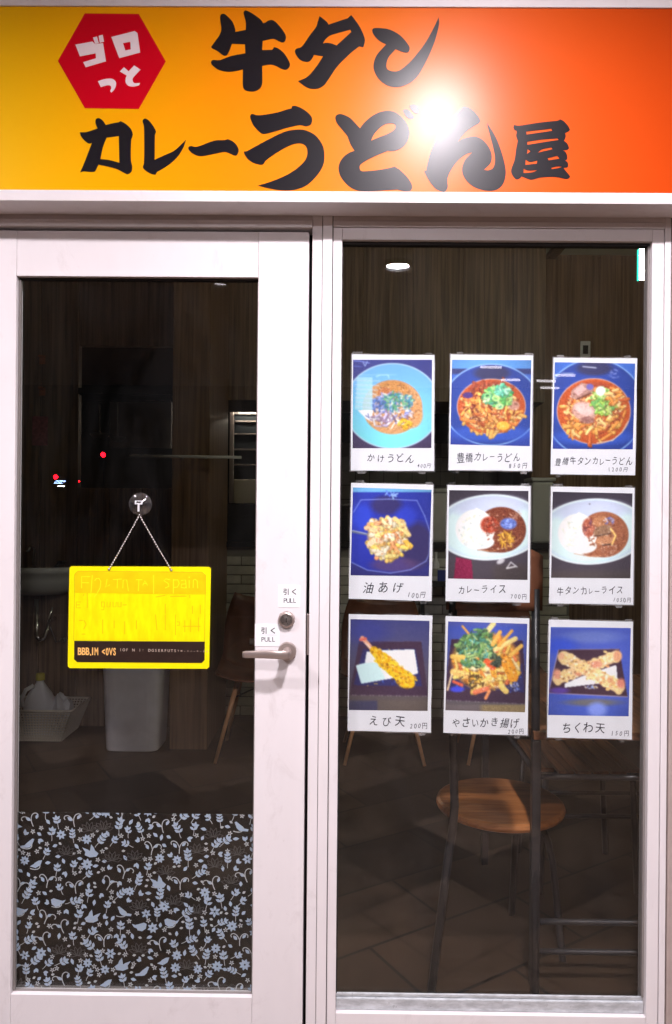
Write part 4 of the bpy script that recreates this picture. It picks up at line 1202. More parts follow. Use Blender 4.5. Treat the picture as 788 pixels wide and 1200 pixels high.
def dish_kakiage(p):
    tray(p, [(100, 245), (700, 255), (740, 790), (40, 755)], [(110, 470), (700, 450), (715, 690), (70, 650)], (62, 86, 200), (96, 86, 80))
    p.put((150 - p.y) / 30, (84, 92, 170), .7); p.put((p.y - 790) / 10, (110, 100, 104)); p.put(np.clip((p.y - 790) / 12, 0, 1) * np.clip((p.x - 330) / 40, 0, 1), (150, 130, 90))
    OR = [(250, 190, 70), (244, 160, 50), (255, 212, 110), (236, 130, 50), (250, 200, 90), (255, 226, 160), (226, 110, 60)]
    GR = [(96, 150, 80), (60, 110, 70), (130, 176, 96), (70, 140, 120), (150, 190, 110), (50, 84, 60)]
    p.ell(390, 430, 280, 240, (226, 150, 60), 40); p.ell(310, 350, 170, 150, (86, 120, 70), 40)
    p.strokes(400, 450, 290, 230, 130, OR, (50, 120), (18, 34)); p.strokes(300, 340, 170, 150, 150, GR, (16, 54), (14, 26)); p.strokes(320, 350, 160, 140, 50, [(170, 206, 130), (206, 222, 150), (110, 190, 180)], (14, 50), (6, 12))
    for a, b, w, c in (((470, 330), (640, 240), 40, (252, 214, 130)), ((500, 300), (610, 175), 26, (240, 170, 70)), ((450, 290), (510, 185), 34, (246, 180, 80)), ((410, 170), (455, 115), 44, (250, 226, 150)), ((600, 380), (690, 300), 34, (246, 184, 80)),
                       ((195, 135), (245, 195), 18, (240, 170, 70)), ((110, 390), (200, 395), 40, (250, 196, 90)), ((120, 520), (240, 550), 60, (250, 200, 110)), ((560, 430), (620, 560), 90, (244, 156, 40)), ((400, 480), (420, 560), 40, (255, 226, 160)), ((420, 570), (320, 660), 50, (252, 206, 110)), ((300, 690), (400, 660), 40, (238, 120, 80)), ((390, 740), (420, 680), 26, (244, 150, 90)), ((400, 430), (450, 480), 50, (226, 84, 40)), ((120, 600), (190, 630), 26, (220, 90, 60)), ((520, 640), (560, 680), 50, (250, 210, 110))):
        p.seg(*a, *b, w, c); p.seg(a[0], a[1] - w * .2, b[0], b[1] - w * .2, w * .3, tuple(min(255, v + 24) for v in c), .7)
    p.strokes(470, 420, 50, 50, 26, [(60, 74, 60), (80, 100, 76), (40, 50, 46)], (14, 40), (10, 18)); p.strokes(280, 590, 120, 70, 20, [(90, 60, 30), (120, 90, 40), (60, 60, 40)], (14, 44), (8, 14)); p.strokes(350, 200, 100, 50, 26, GR, (14, 44), (10, 20))
    p.strokes(640, 640, 50, 40, 40, [(240, 236, 240), (40, 40, 70), (120, 150, 240)], (6, 18), (4, 8)); p.path([(70, 670), (105, 540)], 16, (250, 220, 170)); p.ell(150, 665, 60, 24, (60, 70, 226), 12)
def dish_chikuwa(p):
    p.grad((72, 92, 196), (64, 90, 196)); p.ell(420, 190, 240, 50, (100, 120, 200), 40); p.ell(150, 270, 130, 70, (40, 76, 222), 60, op=.7); p.ell(420, 740, 220, 30, (104, 104, 110), 24); p.ell(460, 800, 80, 60, (126, 150, 240), 40); p.put((112 - p.y) / 4, (150, 190, 240))
    p.poly([(135, 298), (645, 290), (715, 692), (50, 660)], (62, 40, 56)); p.path([(135, 298), (50, 660), (715, 692)], 6, (200, 180, 200)); p.path([(150, 296), (640, 292)], 4, (170, 140, 150)); p.ell(140, 640, 80, 26, (90, 60, 160), 20)
    p.poly([(185, 615), (190, 580), (330, 520), (600, 430), (620, 425), (630, 540), (500, 578)], (236, 240, 244)); p.strokes(410, 612, 60, 14, 26, [(220, 230, 250), (120, 160, 240), (220, 180, 80)], (8, 18), (4, 7))
    def stick(x0, y0, x1, y1, w):
        p.seg(x0, y0, x1, y1, w, (244, 206, 150), 1, 10)
        for k in range(95):
            t = p.r.rand(); x, y = x0 + (x1 - x0) * t + p.r.randn() * w * .25, y0 + (y1 - y0) * t + p.r.randn() * w * .25
            p.seg(x, y, x + p.r.uniform(-14, 14), y + p.r.uniform(-10, 10), p.r.uniform(14, 28), [(252, 226, 166), (246, 200, 120), (255, 240, 206), (236, 170, 110), (250, 214, 140)][p.r.randint(5)])
        for k in range(9):
            t = k / 8; p.ell(x0 + (x1 - x0) * t, y0 + (y1 - y0) * t + (-1) ** k * w * .38, w * .28, w * .24, (248, 212, 146), 8)
    stick(130, 540, 620, 350, 92); p.ell(120, 500, 30, 40, (232, 158, 128), 22); p.ell(300, 490, 34, 26, (216, 140, 100), 16); p.ell(630, 350, 36, 46, (232, 166, 124), 22)
    stick(180, 360, 640, 610, 104); p.ell(160, 350, 24, 26, (238, 176, 136), 18); p.ell(660, 580, 34, 40, (228, 140, 116), 22); p.ell(455, 420, 50, 30, (226, 150, 120), 18); p.ell(570, 550, 26, 26, (226, 160, 110), 12)

POSTERS = [
 ((405, 408), [(55, 50), (748, 58), (745, 1030), (45, 1028)], [(65, 97), (728, 97), (722, 838), (60, 840)], dish_kake, 'かけうどん', (175, 585, 925), 78, '400円', (600, 722, 985), 36, 'pale blue bowl of noodle soup in the top row left'),
 ((520, 408), [(60, 52), (752, 60), (742, 1030), (42, 1025)], [(72, 97), (738, 100), (724, 822), (58, 808)], dish_curry_udon, '豊橋カレーうどん', (108, 652, 915), 84, '850円', (540, 712, 985), 44, 'curry noodles topped with green onion in a dark blue bowl, top row middle'),
 ((640, 410), [(65, 65), (768, 70), (750, 1053), (40, 1043)], [(75, 103), (750, 115), (730, 835), (58, 830)], dish_tongue_udon, '豊橋牛タンカレーうどん', (72, 732, 935), 76, '1200円', (515, 695, 1005), 40, 'curry noodles with two slices of meat, top row right'),
 ((403, 560), [(63, 42), (752, 58), (738, 1035), (42, 1015)], [(78, 80), (738, 100), (716, 826), (58, 818)], dish_aburaage, '油あげ', (145, 520, 925), 96, '100円', (530, 692, 985), 44, 'yellow fried tofu pieces on a blue plate, middle row left'),
 ((518, 560), [(48, 60), (746, 70), (738, 1048), (32, 1035)], [(62, 103), (728, 110), (720, 857), (52, 845)], dish_curry_rice, 'カレーライス', (128, 545, 940), 82, '700円', (572, 718, 998), 42, 'dark brown curry with rice on a white plate, middle of the grid'),
 ((638, 565), [(58, 38), (760, 48), (748, 1030), (42, 1018)], [(72, 80), (742, 95), (724, 808), (58, 803)], dish_tongue_rice, '牛タンカレーライス', (102, 668, 912), 76, '1050円', (575, 735, 990), 40, 'lighter brown curry with meat slices and rice, middle row right'),
 ((402, 712), [(50, 55), (752, 68), (740, 1050), (40, 1035)], [(65, 97), (728, 112), (712, 868), (50, 860)], dish_shrimp, 'えび天', (205, 535, 955), 92, '200円', (558, 715, 998), 46, 'one golden fried shrimp on white paper, bottom row left'),
 ((515, 715), [(55, 50), (757, 70), (742, 1052), (35, 1030)], [(75, 95), (740, 115), (720, 858), (52, 840)], dish_kakiage, 'やさいかき揚げ', (98, 678, 945), 86, '200円', (572, 715, 1020), 40, 'heap of mixed green and orange vegetable fritters, bottom row middle'),
 ((636, 720), [(52, 45), (760, 62), (750, 1052), (40, 1033)], [(70, 105), (742, 115), (724, 856), (48, 845)], dish_chikuwa, 'ちくわ天', (152, 535, 955), 92, '150円', (568, 735, 998), 46, 'two crossed fried fish cakes on a dark tray, bottom row right'),
]
hr = random.Random(5)
for i, (org, sheet, pic, paint, title, tb, th_, price, pb, ph, what) in enumerate(POSTERS):
    yb = YP + 0.0002 * (i % 3)
    def conv(x, y, Y=yb):
        w = P(org[0] + x / S7, org[1] + y / S7, Y); return (w.x, w.z)
    base = P(org[0] + 395 / S7, org[1] + 1030 / S7, yb)
    t = empty('menu_poster', base, 'poster of ' + what, 'poster', 'menu posters in the shop window')
    def plate(name, pts, y0, y1, m_):
        f = [Vector((conv(*p)[0], y0, conv(*p)[1])) for p in pts]; b = [Vector((v.x, y1, v.z)) for v in f]
        vs = f + b
        n = len(pts)
        fs = facing(vs, [tuple(range(n))]) + [tuple(reversed(range(n, 2 * n)))] + [(k, (k + 1) % n, n + (k + 1) % n, n + k) for k in range(n)]
        return link_mesh(name, vs, fs, m_, t)
    tl, tr, br, bl = sheet
    wob = []
    cor = [tl, tr, br, bl]
    for a in range(4):
        for k in range(5):
            s_ = k / 5
            x = cor[a][0] + (cor[(a + 1) % 4][0] - cor[a][0]) * s_; y = cor[a][1] + (cor[(a + 1) % 4][1] - cor[a][1]) * s_
            wob.append((x + (hr.uniform(-1.6, 1.6) if k else 0), y + (hr.uniform(-1.6, 1.6) if k else 0)))
    plate('paper_sheet', wob, yb, yb + .0004, M_PAPER)
    lam = [(tl[0] - 9, tl[1] - 9), (tr[0] + 9, tr[1] - 9), (br[0] + 9, br[1] + 10), (bl[0] - 9, bl[1] + 10)]
    plate('laminate_pouch', lam, yb + .0006, yb + .0008, M_LAM)
    for cx0, cy0 in ((tl[0] + 60, tl[1] - 6), (tr[0] - 60, tr[1] - 6), (bl[0] + 80, bl[1] + 8), (br[0] - 90, br[1] + 8)):
        jx = hr.uniform(-30, 30); w_ = hr.uniform(26, 44)
        plate('tape_tab', [(cx0 + jx - w_, cy0 - 16), (cx0 + jx + w_, cy0 - 16 + hr.uniform(-3, 3)), (cx0 + jx + w_ * .9, cy0 + 18), (cx0 + jx - w_ * .8, cy0 + 18)], yb + .0010, yb + .0012, M_TAPE)
    ph_ = Photo(pic, 40 + i)
    paint(ph_); ph_.photo_finish(395, 490, 260, 200); ph_.grain(2)
    ph_.build('food_photo', conv, yb - .00025, t)
    def line_of(s, b, h, jit):
        out = []
        n = len(s)
        ws = [0.62 if c_ in '0123456789' else (0.8 if c_ in 'ーくいレ' else 1.0) for c_ in s]
        tot = sum(ws); x = b[0]
        for c_, w_ in zip(s, ws):
            cw = (b[1] - b[0]) * w_ / tot
            full = h if c_ in '0123456789円' else min(h, cw * 1.18)
            sq = min(1.0, cw / (full * 1.02)) if c_ not in '0123456789円' else .9
            hh = full * hr.uniform(.86, 1.06)
            out.append((c_, x + cw / 2, b[2] + hr.uniform(-.09, .09) * h, hh * .84, hr.uniform(-.13, .11) * jit, hr.uniform(-.06, .24) * jit, sq * .9))
            x += cw
        return out
    text_plate('dish_name', line_of(title, tb, th_, 1.0), conv, yb - .0003, M_INK, t, 0.003)
    text_plate('price', line_of(price, pb, ph * 1.22, 1.0), conv, yb - .0003, M_INKB, t, 0.002)

# ------------------------------------------------------------------ the room behind the glass
M_WOODW = mat_wood('dark_walnut_panel', (0.12, 0.078, 0.055), (0.33, 0.225, 0.155), (55, 55, 1.6), 0.5)
M_WOODC = mat_wood('brown_walnut_column', (0.15, 0.085, 0.048), (0.33, 0.20, 0.12), (55, 55, 1.6), 0.5)
M_WOODS = mat_wood('orange_brown_seat_wood', (0.24, 0.080, 0.022), (0.46, 0.175, 0.052), (5, 60, 60), 0.32)
M_WOODT = mat_wood('brown_table_wood', (0.16, 0.066, 0.030), (0.34, 0.15, 0.068), (70, 5, 70), 0.4)
M_WOODL = mat_wood('beech_leg_wood', (0.55, 0.26, 0.12), (0.72, 0.38, 0.19), (60, 60, 6), 0.4)
M_SHELL = mat_wood('brown_chair_shell', (0.13, 0.048, 0.024), (0.24, 0.09, 0.045), (9, 9, 9), 0.35)
M_BLKM = mat('black_tube_metal', (0.022, 0.022, 0.025), 0.35, spec=0.5)
M_DARK = mat('dark_kitchen_board', (0.018, 0.015, 0.015), 0.7)
M_BRICK = mat('white_brick_tile', (0.80, 0.76, 0.69), 0.5, noise=((9, 9, 9), 0.3))
M_BRICK2 = mat('cream_brick_tile', (0.70, 0.66, 0.58), 0.5, noise=((9, 9, 9), 0.3))
M_MORTAR = mat('grey_mortar', (0.28, 0.26, 0.23), 0.8)
M_CEIL = mat('room_ceiling', (0.62, 0.62, 0.54), 0.85, noise=((4, 4, 4), 0.06))
M_BIN = mat('pale_grey_bin_plastic', (0.80, 0.77, 0.82), 0.5, noise=((14, 14, 14), 0.1))
M_BASK = mat('beige_basket_plastic', (0.80, 0.72, 0.62), 0.55)
M_JUG = mat('milky_plastic', (0.86, 0.85, 0.88), 0.4)
M_YCAP = mat('yellow_cap', (0.62, 0.52, 0.06), 0.45)
M_PORC = mat('sink_porcelain', (0.70, 0.71, 0.66), 0.15, spec=0.6)
M_GREYB = mat('grey_kitchen_panel', (0.26, 0.22, 0.21), 0.5, noise=((4, 4, 4), 0.2))
M_PINK = mat('pink_notice_paper', (0.45, 0.12, 0.14), 0.7, noise=((60, 60, 60), 0.5))
M_ORNG = mat('orange_glint', (0.42, 0.14, 0.05), 0.6)
M_BGLASS = mat('dark_green_bottle', (0.06, 0.08, 0.06), 0.1, spec=0.6)
M_LABEL = mat('bottle_label_paper', (0.45, 0.43, 0.38), 0.6)
M_BLUE = mat('blue_carton', (0.03, 0.05, 0.30), 0.5)
M_GREEN = mat('lit_green_edge', (0.02, 0.5, 0.33), 0.5, emit=(0.02, 0.75, 0.48), estr=2.2)
M_EXITW = mat('lit_white_face', (0.8, 0.9, 0.85), 0.5, emit=(1.0, 1.0, 0.74), estr=62)
M_FRID = mat('fridge_glass_dark', (0.03, 0.035, 0.04), 0.12, spec=0.6)

tag(link_mesh('floor', [(-2.8, 0.02, 0.0), (2.6, 0.02, 0.0), (2.6, 5.2, 0.0), (-2.8, 5.2, 0.0)], [(0, 1, 2, 3)], M_FLOOR), kind='structure')
tag(box('ceiling', -2.8, 2.6, 0.125, 5.2, 3.16, 3.25, M_CEIL), kind='structure')
tag(box('side_wall_left', -2.9, -2.8, 0.125, 5.2, 0.0, 3.2, M_WOODW), kind='structure')
tag(box('side_wall_right', 2.6, 2.7, 0.125, 5.2, 0.0, 3.2, M_WOODW), kind='structure')
tag(box('kitchen_wall', -2.8, 2.6, 4.9, 5.0, 0.0, 3.16, M_DARK), kind='structure')
YW = 2.75
xo0 = P(92, 500, YW).x; xo1 = P(203, 500, YW).x; zo1 = P(150, 405, YW).z; zo0 = P(150, 572, YW).z
wl = empty('panelled_wall', (-2.0, YW, 0), 'dark wood panelled wall with a kitchen hatch behind the door pane', 'wall')
x = -2.8
k = 0
while x < xo0 - .02:
    x2 = min(x + .30, xo0)
    box('panel', x + .0015, x2 - .0015, YW + (.002 if k % 2 else 0), YW + .06, 0.0, 3.16, M_WOODW, wl, 0.003)
    x = x2; k += 1
box('panel', xo0 + .001, xo1, YW + .003, YW + .06, zo1, 3.16, M_WOODW, wl, 0.003)
for k in range(3):
    w_ = (xo1 - xo0) / 3
    box('panel', xo0 + .001 + w_ * k, xo0 + w_ * (k + 1) - .001, YW + .004, YW + .06, 0.0, zo0, M_WOODW, wl, 0.003)
box('hatch_lintel', xo0, xo1, YW - .01, YW + .05, P(150, 462, YW).z, P(150, 455, YW).z, M_DARK, wl)
YC = 2.32
tag(box('wood_column', P(202, 500, YC).x, P(246, 500, YC).x, YC, 3.0, 0.0, 3.16, M_WOODC, None, 0.004), 'lighter brown wood column behind the door pane beside the bottle', 'column')
# hatch interior
tag(box('grey_wall_panel', P(128, 500, 3.5).x, P(201, 500, 3.5).x, 3.5, 3.53, P(150, 525, 3.5).z, P(150, 470, 3.5).z, M_GREYB, None, 0.004), 'dull grey panel inside the dark kitchen hatch', 'panel')
ur = empty('utensil_rail', P(125, 470, 3.42), 'dark rail across the kitchen hatch holding a ladle and a scoop', 'rail')
a, b = P(98, 470, 3.42), P(200, 470, 3.42)
MB().tube([a, b], 0.007, 8).build('bar', M_BLKM, ur)
def ladle(px, y0, y1, r, label):
    t = empty('ladle', P(px, y1, 3.40), label, 'ladle')
    a, b = P(px, y0, 3.40), P(px, y1, 3.40)
    MB().tube([a, b], 0.007, 8).build('handle', M_STEEL_D, t)
    MB().lathe([(0.0001, -r * .7), (r * .6, -r * .55), (r * .95, -r * .15), (r, 0), (r * .92, 0.0), (r * .5, -r * .4)], (b.x, b.y, b.z), 'z', 16, False).build('bowl', M_STEEL_D, t, smooth=True)
ladle(138, 472, 512, 0.055, 'small steel ladle hanging right of the scoop in the hatch')
ladle(117, 474, 508, 0.07, 'dark scoop hanging at the left of the kitchen hatch')
# left wall bits
q = P(45, 506, YW - .004)
tag(box('wall_notice', P(38, 500, YW - .004).x, P(56, 500, YW - .004).x, YW - .006, YW - .002, P(45, 522, YW).z, P(45, 488, YW).z, M_PINK), 'faded pink notice on the dark panelling at the far left', 'notice')
for i, py in enumerate((420, 457)):  # orange blocks added in place of lamps mirrored in the glass
    a = P(45, py - 4, YW - .02); b = P(52, py + 6, YW - .02)
    t = empty('mirrored_glint', P(48, py, YW - .01), 'small orange block added for a mirrored lamp on the dark panelling, %s one' % ('upper', 'lower')[i], 'hook', 'mirrored lamp glints on the panelling')
    box('plate', a.x, b.x, YW - .008, YW - .0005, b.z, a.z, M_ORNG, t, 0.002)
    box('glint_block', a.x + .01, b.x, YW - .05, YW - .0085, a.z - .018, a.z - .004, M_ORNG, t, 0.002)

# counter faced with brick tiles
YK = 3.0
xk0 = P(247, 680, YK).x; xk1 = P(668, 680, YK).x
zk1 = P(300, 641, YK).z
ck = empty('brick_counter', ((xk0 + xk1) / 2, YK, 0), 'counter faced with white brick tiles behind the chairs', 'counter')
box('core', xk0, xk1, YK + .012, YK + .45, 0.0, zk1, M_MORTAR, ck)
box('worktop', xk0 - .02, xk1 + .02, YK - .03, YK + .46, zk1 + .001, zk1 + .035, M_DARK, ck, 0.004)
bme = {}
bw, bh = 0.205, 0.062
def brick_mesh(w, m_):
    k = (round(w, 3), m_.name)
    if k not in bme:
        o = box('brick', 0, w, 0, .0115, 0, bh - .007, m_, ck, 0.0)
        bm = bmesh.new(); bm.from_mesh(o.data)
        bmesh.ops.bevel(bm, geom=[e for e in bm.edges], offset=0.0025, segments=1, affect='EDGES')
        bm.to_mesh(o.data); bm.free()
        bme[k] = o.data
        bpy.data.objects.remove(o)
    return bme[k]
row = 0
z = 0.012
rb = random.Random(3)
while z + bh < zk1:
    x = xk0 - (bw / 2 if row % 2 else 0)
    while x < xk1 - .02:
        a, b = max(x, xk0), min(x + bw - .007, xk1)
        if b - a > .03:
            o = bpy.data.objects.new('brick', brick_mesh(b - a, M_BRICK if rb.random() < .6 else M_BRICK2))
            COL.objects.link(o); o.parent = ck
            o.matrix_parent_inverse = Matrix.Translation(-ck.location)
            o.location = (a, YK + rb.uniform(-.0015, .0012), z)
        x += bw
    z += bh; row += 1
# bulkhead above the counter, and the lighter recess on the right
zb0 = P(450, 470, YK).z
xb1 = P(640, 350, YK).x
bk = empty('wood_bulkhead', (0.4, YK, zb0), 'dark walnut bulkhead over the counter filling the upper window', 'bulkhead')
x = xk0 + .001
k = 0
while x < xb1 - .02:
    x2 = min(x + .33, xb1)
    box('panel', x + .001, x2 - .001, YK + (.0015 if k % 2 else 0), YK + .05, zb0, 3.16, M_WOODW, bk, 0.002)
    x = x2; k += 1
box('underside', xk0 + .002, xb1 - .002, YK + .0505, YK + .6, zb0, zb0 + .02, M_WOODW, bk)
rc = empty('recess_wall', (1.6, 3.26, 0), 'olive tinted panelled wall of the recess at the upper right', 'wall')
x = xb1 - .02
k = 0
while x < 2.59:
    x2 = min(x + .42, 2.6)
    box('panel', x + .001, x2 - .001, 3.26 + (.002 if k % 2 else 0), 3.31, 0.0, 3.16, M_WOODC, rc, 0.003)
    x = x2; k += 1
MB().box(xb1 - .3, 2.6, 3.2, 3.26, 2.925, 2.949).box(1.75, 1.81, 2.2, 3.7, 2.925, 2.949).build('ceiling_batten', M_DARK, rc) if False else None
for (x0, y0, x1, y1) in ((1.40, 1.6, 1.47, 3.255), (2.02, 1.6, 2.09, 3.255)):
    t = box('ceiling_batten', x0, x1, y0, y1, 3.125, 3.159, M_WOODW, rc, 0.002)
q = P(686, 410, 3.26)
sw = empty('wall_socket', (q.x, 3.255, q.z), 'small grey socket plate on the olive recess wall', 'socket')
box('plate', q.x - .035, q.x + .035, 3.252, 3.2595, q.z - .06, q.z + .06, M_BIN, sw, 0.003)
box('outlet', q.x - .018, q.x + .018, 3.249, 3.2518, q.z - .03, q.z + .03, M_DARK, sw, 0.001)
# lit exit sign
YE = 1.05
a, b = P(754.5, 286, YE), P(762, 325, YE)
ex = empty('exit_sign', (a.x, YE, a.z), 'lit green and white exit sign hanging at the top right corner of the window', 'exit sign')
box('green_face', a.x - .006, a.x, YE + .033, YE + .050, b.z, a.z - .006, M_GREEN, ex, 0.002)
box('light_box', a.x + .0005, b.x + .13, YE - .018, YE + .05, b.z + .004, a.z, M_EXITW, ex, 0.004)
MB().tube([((a.x + b.x) / 2, YE + .015, a.z), ((a.x + b.x) / 2, YE + .015, 3.16)], 0.008, 8).build('hanger', M_BLKM, ex)

# things on and behind the counter
def bottle(px, pyb, pyt, Y, label, m_=None, zbase=None):
    b = P(px, pyb, Y); t_ = P(px, pyt, Y)
    z0 = b.z if zbase is None else zbase
    h = t_.z - z0
    r = h * .125
    t = empty('bottle', (b.x, Y, z0), label, 'bottle')
    MB().lathe([(r * .9, 0), (r, h * .02), (r, h * .55), (r * .8, h * .64), (r * .38, h * .76), (r * .34, h * .95), (r * .4, h * .955), (r * .4, h)], (b.x, Y, z0), 'z', 20, True).build('body', m_ or M_BGLASS, t, smooth=True)
    MB().lathe([(r * 1.01, h * .16), (r * 1.015, h * .17), (r * 1.015, h * .42), (r * 1.01, h * .43)], (b.x, Y, z0), 'z', 20, False).build('label_band', M_LABEL, t, smooth=True)
    return t
zl = P(260, 591, YK + .2).z
lg = box('serving_ledge', xk0 + .001, P(420, 600, YK).x, YK + .08, YK + .34, zk1 + .0355, zl, M_DARK, None, 0.004)
tag(lg, 'dark raised serving ledge standing on the brick counter', 'ledge')
bottle(250, 591, 516, YK + .2, 'dark bottle with pale label standing on the serving ledge', None, zl + .0005)
fx_0, fx_1 = P(269, 520, 4.1).x, P(345, 520, 4.1).x
fg = empty('drinks_fridge', ((fx_0 + fx_1) / 2, 4.3, 0), 'steel framed glass fridge with wire shelves at the right of the door pane', 'fridge')
zf_a, zf_b2, zf_c = P(290, 480, 4.1).z, P(290, 562, 4.1).z, P(290, 590, 4.1).z
box('body', fx_0, fx_1, 4.13, 4.75, 0.0, zf_a + .25, M_DARK, fg, 0.005)
box('header_panel', fx_0 + .03, fx_1, 4.105, 4.129, zf_a, zf_a + .11, M_WOODC, fg, 0.003)
box('door_frame', fx_0, fx_0 + .035, 4.10, 4.129, zf_c, zf_a - .002, M_STEEL, fg, 0.004)
box('door_frame', fx_0 + .036, fx_1, 4.10, 4.129, zf_a - .04, zf_a - .003, M_STEEL_D, fg, 0.003)
box('door_glass', fx_0 + .036, fx_1, 4.115, 4.129, zf_b2 + .005, zf_a - .041, M_FRID, fg)
for zz in (.2, .42, .64, .82):
    z = zf_b2 + (zf_a - zf_b2) * zz
    box('wire_shelf', fx_0 + .04, fx_1 - .01, 4.100, 4.1145, z, z + .012, M_STEEL, fg, 0.002)
M_FLAMP = mat('added_fridge_glow', (0.8, 0.75, 0.7), 0.5, emit=(1.0, 0.86, 0.7), estr=55.0)
box('added_glow_strip', fx_0 + .06, fx_1 - .02, 4.04, 4.06, zf_a - .005, zf_a + .010, M_FLAMP, fg)  # glowing strip added to brighten the fridge front and dark kitchen
box('added_strip_hood', fx_0 + .05, fx_1 - .01, 4.03, 4.1045, zf_a + .0105, zf_a + .02, M_STEEL_D, fg)  # hood added to go with the glow strip
box('kick_panel', fx_0 + .04, fx_1, 4.085, 4.129, zf_c, zf_b2, mat('brushed_brass_steel', (0.70, 0.62, 0.48), 0.35, metal=0.4), fg, 0.006)
sh = empty('reflection_rod', P(220, 535, 2.22), 'thin pale rod added for a mirrored line across the wood column behind the door', 'rail')
a, b = P(152, 534, 2.22), P(283, 536, 2.22)
MB().tube([a, b], 0.0085, 10).build('bar', M_PLASTW, sh, smooth=True)  # added rod imitates a line mirrored in the door glass
for px in (210, 238):
    c_ = P(px, 535.2, 2.22)
    MB().tube([c_, (c_.x, YC + .001, c_.z)], 0.006, 8).build('bracket', M_STEEL_D, sh)
kr = random.Random(9)
for i, (px, w_, h_, m_, nm, lb) in enumerate(((420, .16, .22, M_STEEL_D, 'pot', 'dull steel pot on the counter behind the left posters'), (515, .14, .34, M_BIN, 'container', 'grey storage container on the counter between first and second poster'), (575, .20, .18, M_STEEL_D, 'pot', 'wide steel pot on the counter behind the middle posters'), (632, .15, .42, M_PLASTW, 'container', 'tall white container on the counter between second and third poster'))):
    q = P(px, 640, YK + .22)
    t = empty(nm, (q.x, q.y, zk1 + .0355), lb, nm)
    zb_ = zk1 + .0356
    if nm == 'pot':
        MB().lathe([(w_ * .9, 0), (w_, .01), (w_, h_), (w_ * 1.04, h_ + .005), (w_ * .96, h_ + .008), (w_ * .95, .02)], (q.x, q.y, zb_), 'z', 24, False).build('pot_body', m_, t, smooth=False)
        MB().lathe([(w_ * 1.0, h_ + .009), (w_ * .6, h_ + .035), (.03, h_ + .045), (.02, h_ + .07), (.0001, h_ + .07)], (q.x, q.y, zb_), 'z', 24, False).build('pot_lid', m_, t, smooth=False)
    else:
        box('tub', q.x - w_ / 2, q.x + w_ / 2, q.y - .1, q.y + .1, zb_, zb_ + h_, m_, t, 0.02)
        box('tub_lid', q.x - w_ / 2 - .008, q.x + w_ / 2 + .008, q.y - .108, q.y + .108, zb_ + h_ + .0005, zb_ + h_ + .025, M_PLASTW, t, 0.006)
# pale tiled strip at the back of the kitchen
tb_ = empty('kitchen_backsplash', (0.4, 4.88, 1.3), 'dull grey tiled strip at the back of the dark kitchen', 'tiles')
for r_ in range(5):
    for c_ in range(16):
        x = P(401, 500, 4.88).x + c_ * .13
        box('tile', x, x + .124, 4.875 + kr.uniform(0, .002), 4.8995, 1.35 + r_ * .13, 1.35 + r_ * .13 + .124, M_GREYB, tb_) if (r_ + c_) >= 0 else None
# bar ledge with bottle and blue box in front of the bricks
YA = 2.72
za = P(515, 682, YA).z
bl_ = empty('bar_table', (P(520, 690, YA).x, YA + .1, 0), 'narrow dark bar table in front of the brick counter', 'table')
xa0, xa1 = P(490, 690, YA).x, P(560, 690, YA).x
box('table_top', xa0, xa1, YA, YA + .24, za - .03, za, M_DARK, bl_, 0.004)
for x in (xa0 + .03, xa1 - .05):
    box('leg', x, x + .025, YA + .1, YA + .13, 0.0, za - .031, M_BLKM, bl_, 0.002)
bottle(511, 682, 647, YA + .08, 'pale bottle on the bar table between the left and middle posters', M_JUG, za + .0005)
a, b = P(513, 668, YA + .06), P(526, 682, YA + .06)
t = empty('carton', ((a.x + b.x) / 2, YA + .1, za), 'small blue carton beside the pale bottle on the bar table', 'carton')
box('carton_body', a.x, b.x, YA + .05, YA + .12, za + .0005, a.z, M_BLUE, t, 0.002)
box('carton_flap', a.x + .002, b.x - .002, YA + .052, YA + .118, a.z + .0003, a.z + .006, M_PLASTW, t, 0.001)

# wash basin with pipes
q = P(28, 668, 2.5)
sk = empty('wash_basin', (q.x, 2.72, q.z - .2), 'pale wall basin at the far left above the basket', 'basin')
n = 36
def half_basin(prof, name, m_, parent):
    vs, fs = [], []
    for r, h in prof:
        for k in range(n + 1):
            a = math.pi + math.pi * k / n
            vs.append((q.x + r * 1.15 * math.cos(a), 2.735 + r * .85 * math.sin(a), q.z + h))
    for i in range(len(prof) - 1):
        for k in range(n):
            fs.append((i * (n + 1) + k, i * (n + 1) + k + 1, (i + 1) * (n + 1) + k + 1, (i + 1) * (n + 1) + k))
    return link_mesh(name, vs, fs, m_, parent, True)
half_basin([(.07, -.17), (.14, -.165), (.21, -.13), (.25, -.07), (.262, -.03), (.27, -.028), (.275, 0), (.268, .012), (.25, .010), (.235, -.01), (.19, -.09), (.10, -.13), (.0005, -.135)], 'bowl', M_PORC, sk)
MB().tube([(q.x - .02, 2.70, q.z + .01), (q.x - .02, 2.70, q.z + .12), (q.x - .02, 2.66, q.z + .14), (q.x - .02, 2.60, q.z + .11)], 0.012, 10).build('tap', M_CHROME, sk, smooth=True)
a = P(43, 702, 2.62); b = P(43, 745, 2.62)
MB().tube([a, b, b + Vector((.02, 0, -.03)), b + Vector((.05, 0, -.01)), b + Vector((.06, .05, .08)), b + Vector((.06, .125, .09))], 0.014, 10).build('waste_pipe', M_CHROME, sk, smooth=True)
a = P(62, 712, 2.66); b = P(56, 728, 2.66); c_ = P(66, 752, 2.66)
MB().tube([a, b, c_, c_ + Vector((.0, .08, -.01))], 0.007, 8).build('supply_pipe', M_CHROME, sk, smooth=True)
MB().lathe([(.02, 0), (.02, -.02), (.012, -.022), (.012, -.05)], (c_.x + .02, 2.745, c_.z), 'y', 12, True).build('stop_valve', M_CHROME, sk)
q2 = P(72, 660, 2.66)
